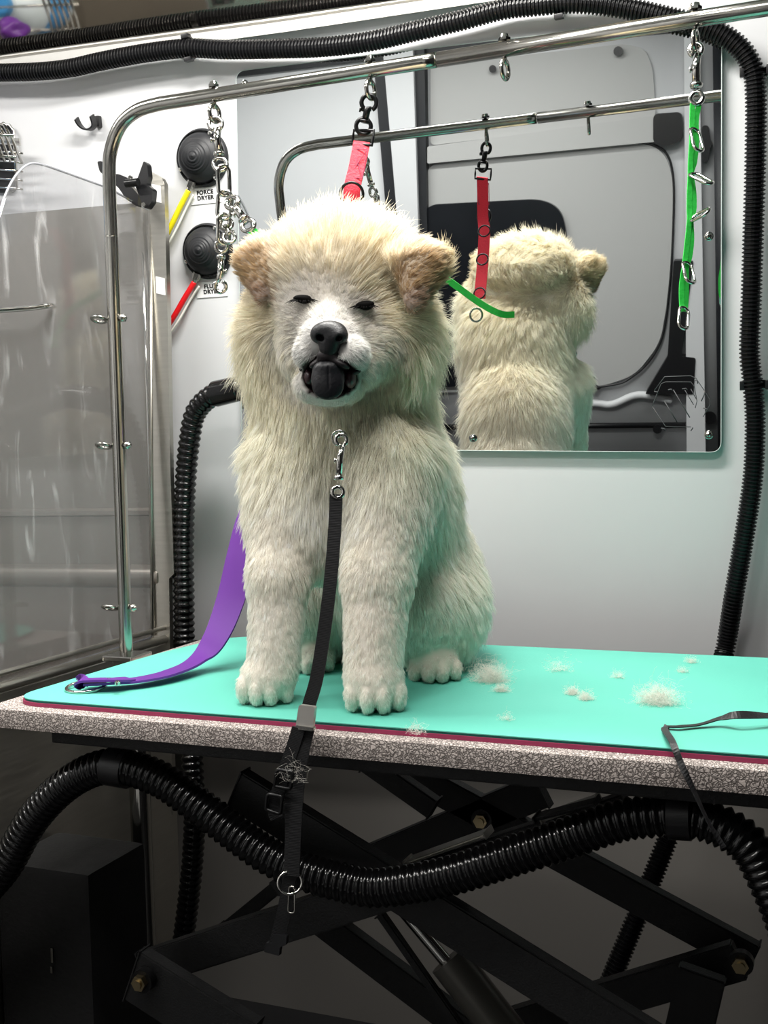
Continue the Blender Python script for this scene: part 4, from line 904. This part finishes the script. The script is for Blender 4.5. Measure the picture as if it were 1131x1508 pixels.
mSkin = attr_mat('dog_skin', .8, 0.0); mFur = attr_mat('dog_fur', .5, .45)
link('body', me, mSkin, dog)
# --- fur strands
tri = np.concatenate([qq[:, [0, 1, 2]], qq[:, [0, 2, 3]]]); A3, B3, C3 = vv[tri[:, 0]], vv[tri[:, 1]], vv[tri[:, 2]]
area = np.linalg.norm(np.cross(B3-A3, C3-A3), axis=1)/2
def sample(n, wt):
    w = area*wt; cdf = np.cumsum(w); cdf /= cdf[-1]; f = np.searchsorted(cdf, RNG.random(n)); u = RNG.random((n, 2)); fl = u.sum(1) > 1; u[fl] = 1-u[fl]
    return A3[f]+(B3-A3)[f]*u[:, :1]+(C3-A3)[f]*u[:, 1:]
fl_, _, _ = attr((A3+B3+C3)/3)
dens = 1/np.maximum(fl_, .02)**.75
FC = G(487, 470, 3.95)
def flow(P, N):
    head = P[:, 2] > .18
    hd = P-FC; hd = hd+np.array([0, .0, .05]); hd /= np.linalg.norm(hd, axis=1, keepdims=True)
    hd2 = hd*.8+np.array([0, .15, 0])
    low = np.clip((.10-hd[:, 2])*1.2, 0, 1)[:, None]; hd2 = hd2*(1-low*.4)+np.array([0, 0, -1])*low*.8
    bd = np.tile(np.array([0, .05, -1.0]), (len(P), 1))
    hb = np.clip((P[:, 2]-.30)/.25, 0, 1)[:, None]; d = bd*(1-hb)+hd2*hb
    # muzzle: hair runs from nose back
    mz = np.linalg.norm(P-G(486, 505, 3.82), axis=1); k = np.clip((.30-mz)/.12, 0, 1)[:, None]
    md = P-NOSE; md /= np.linalg.norm(md, axis=1, keepdims=True)+1e-9; d = d*(1-k)+md*k
    d = d-N*(d*N).sum(1, keepdims=True); d /= np.linalg.norm(d, axis=1, keepdims=True)+1e-9
    return d
def build_fur(n, nclump, name, lmul=1.0, rmul=1.0):
    P = sample(n, dens); keep = P[:, 2] > -.995
    keep &= ~(sd_e(P, *SUB[0][:3]) < .016)
    P = P[keep]
    for E_, w, h in ((EYES[0], .040, .016), (EYES[1], .040, .016)):
        x, z, f = along(P, E_); P = P[~((np.abs(x) < w) & (np.abs(z) < h) & (f > -.15))]
    x, z, f = along(P, NOSE); P = P[~((np.abs(x) < .062) & (z < .055) & (z > -.06) & (f > -.14))]
    x, z, f = along(P, G(485, 522, 3.78)); P = P[~((np.abs(x) < .035+.0*z) & (z < .05) & (z > -.05) & (f > -.12))]
    N = grad(P); L, Cc, lift = attr(P); D = flow(P, N)
    # large scale disorder so that tufts form
    cp = sample(nclump, dens*1.0)
    cl = RNG.normal(size=(nclump, 3))*.24; 
    # nearest clump by grid hashing (chunks)
    idx = np.empty(len(P), int)
    from mathutils.kdtree import KDTree
    kd = KDTree(nclump)
    for i, c in enumerate(cp): kd.insert(c, i)
    kd.balance()
    for i, p in enumerate(P): idx[i] = kd.find(p)[1]
    c0 = cp[idx]; wild = np.clip((L-.04)/.07, .25, 1)*np.where(P[:, 2] > .55, 1.0, .75)
    jit = (cl[idx]*1.0+RNG.normal(size=P.shape)*.17)*wild[:, None]
    L = L*lmul*(.65+.5*RNG.random(len(P)))*(1+.22*RNG.normal(size=nclump)[idx].clip(-1, 1.5))
    L = np.maximum(L, .008)
    d0 = D*(1-lift[:, None]*.55)+N*(.35+lift[:, None]*.9)+jit*.5; d0 /= np.linalg.norm(d0, axis=1, keepdims=True)
    d1 = D*1.0+N*(lift[:, None]*.45+.05)+jit+np.array([0, 0, -.18])*(L[:, None] > .05); d1 /= np.linalg.norm(d1, axis=1, keepdims=True)
    K = 6; pts = np.empty((len(P), K, 3)); pts[:, 0] = P-N*.006
    for k in range(1, K):
        t = k/(K-1); d = d0*(1-t)+d1*t; d /= np.linalg.norm(d, axis=1, keepdims=True); pts[:, k] = pts[:, k-1]+d*(L/(K-1))[:, None]
    # clump towards clump centre line
    tt = (np.arange(K)/(K-1))[None, :, None]; off = (c0-P)[:, None, :]; off = np.where(np.linalg.norm(off, axis=2, keepdims=True) > .08, 0, off)
    pts += off*(.22+.3*np.clip((P[:, 2]-.4)*2, 0, 1))[:, None, None]*tt**1.4
    pts[:, :, 2] = np.maximum(pts[:, :, 2], -.996)
    n = len(P); hc = bpy.data.hair_curves.new(name); hc.add_curves([K]*n)
    flat = pts.reshape(-1, 3)*S; flat[:, 2] += CAMZ
    hc.attributes['position'].data.foreach_set('vector', flat.astype(np.float32).ravel()) if 'position' in hc.attributes else hc.position_data.foreach_set('vector', flat.astype(np.float32).ravel())
    rad = np.tile(np.array([1, 1, .9, .75, .5, .12]), n)*.00028*rmul*np.repeat(np.clip(L/.05, .55, 1.0), K)
    ra = hc.attributes.get('radius') or hc.attributes.new('radius', 'FLOAT', 'POINT'); ra.data.foreach_set('value', rad.astype(np.float32))
    var = 1+RNG.normal(size=(n, 1))*.06+RNG.normal(size=(nclump, 1))[idx]*.05; sat = (Cc[:, :1]-Cc[:, 2:])/np.maximum(Cc[:, :1], .01); cc = (1-(1-Cc)*(.36+1.7*np.clip(sat-.5, 0, .3)))*(1-np.clip((L[:, None]-.025)/.03, 0, 1)*np.array([0, .02, .125])*np.clip((P[:, 2:]+.5)/.7, .35, 1)); cc = np.clip(cc*var, 0, .975)
    ca = hc.attributes.new('fur_colour', 'FLOAT_COLOR', 'CURVE'); ca.data.foreach_set('color', np.concatenate([cc, np.ones((n, 1))], 1).astype(np.float32).ravel())
    hc.materials.append(mFur); o = bpy.data.objects.new(name, hc); COL.objects.link(o); o.parent = dog; o.matrix_parent_inverse = Matrix.Translation(dog.location).inverted()
    return o
build_fur(330000, 24000, 'fur')
# --- face parts
def blob(name, items, m, res=.004, k=.02, parent=dog, sub=()):
    allc = np.array([i[0] for i in items]); mr_ = max(max(i[1]) for i in items); l = allc.min(0)-mr_-.02; h = allc.max(0)+mr_+.02
    a = [np.arange(l[i], h[i], res) for i in range(3)]; P = np.stack(np.meshgrid(*a, indexing='ij'), -1); o = None
    for c, r, R in items:
        d = sd_e(P, c, np.array(r), R)
        if o is None: o = d
        else: hh = np.clip(.5+.5*(o-d)/k, 0, 1); o = o*(1-hh)+d*hh-k*hh*(1-hh)
    for c, r, R in sub: o = np.maximum(o, -sd_e(P, c, np.array(r), R))
    v, q = surface_nets(o, a, res); me = bpy.data.meshes.new(name); me.from_pydata([W(p) for p in v], [], q.tolist()); me.update()
    return link(name, me, m, parent)
blob('nose', [(G(485, 487, 3.775), (.060, .045, .036), RH), (G(471, 494, 3.77), (.034, .035, .030), RH), (G(499, 495, 3.77), (.034, .035, .030), RH), (G(485, 500, 3.765), (.030, .03, .032), RH), (G(485, 513, 3.775), (.036, .03, .03), RH)], mNose, .004, .02,
     sub=[(G(471, 497, 3.725), (.017, .04, .013), rot(RH, 'y', 25)), (G(499, 498, 3.725), (.017, .04, .013), rot(RH, 'y', -25))])
blob('lip', [(G(484, 523, 3.785), (.042, .03, .028), RH), (G(468, 534, 3.80), (.035, .03, .014), rot(RH, 'y', -28)), (G(502, 536, 3.80), (.035, .03, .014), rot(RH, 'y', 28)), (G(452, 545, 3.86), (.03, .02, .011), rot(RH, 'y', 8)), (G(520, 549, 3.86), (.03, .02, .011), rot(RH, 'y', -12))], mSkinD, .004, .02)
blob('tongue', [(G(484, 542, 3.83), (.058, .08, .035), RH), (G(483, 556, 3.79), (.060, .03, .045), RH), (G(483, 572, 3.78), (.054, .020, .042), RH)], mTongue, .004, .03, sub=[(G(484, 560, 3.752), (.005, .012, .06), RH)])
blob('gum', [(G(456, 556, 3.87), (.022, .05, .036), RH), (G(516, 558, 3.87), (.022, .05, .034), RH), (G(485, 572, 3.9), (.07, .04, .02), RH)], mat('dark_pink_gum', (46, 26, 31), .35, noise=.3, nscale=80), .004, .01)
def surf_at(x, y, Y0=3.5):
    r = ray(x, y); t = Y0/r[1]
    for _ in range(200):
        d = float(sd((r*t)[None])[0]);
        if d < .001: break
        t += max(d*.8, .0008)
    return r*t
for (x, y, a) in ((446, 440, 4), (537, 449, -6)):
    c = surf_at(x, y); cc = c+CF*.006
    eo = blob('eyelid', [(cc, (.036, .020, .014), rot(RH, 'y', a)), (cc+CR*.008+np.array([0, 0, -.006]), (.024, .018, .013), rot(RH, 'y', a))], mEye, .0025, .01)
    bm = bmesh.new()
    for k in range(22):
        u = (k/21-.5)*.07; b0 = W(cc+CR*u+CF*.010+np.array([0, 0, -.004])); s = Vector(CR)*(u*1.2+random.uniform(-.02, .02))
        add_tube(bm, [b0, b0+Vector(CF)*.004+s*.08+VZ*-.002, b0+Vector(CF)*.006+s*.2+VZ*random.uniform(-.006, -.003)], [.0006, .0005, .0001], 4, caps=False)
    obj('eyelash', bm, mEye, eo, True)
# collar ring hidden in the chest fur
c = W(atY(500, 650, 3.78)); bm = bmesh.new(); add_torus(bm, c+VZ*.004, Vector(CF), .0085, .0014, 24, 8)
o = obj('collar_ring', bm, mSteel, ls, True)

# ================================================================== CAMERA
cam = bpy.data.cameras.new('camera'); cam.sensor_fit = 'VERTICAL'; cam.sensor_height = 36; cam.lens = 36*F/1508; cam.clip_start = .02
co_ = bpy.data.objects.new('camera', cam); COL.objects.link(co_)
mw = Matrix([list(M[i]) for i in range(3)]).to_4x4(); mw.translation = CAMP; co_.matrix_world = mw; scn.camera = co_
scn.view_settings.view_transform = 'Standard'; scn.view_settings.look = 'None'; scn.view_settings.gamma = 1; scn.view_settings.exposure = 0.0; scn.view_settings.use_curve_mapping = False
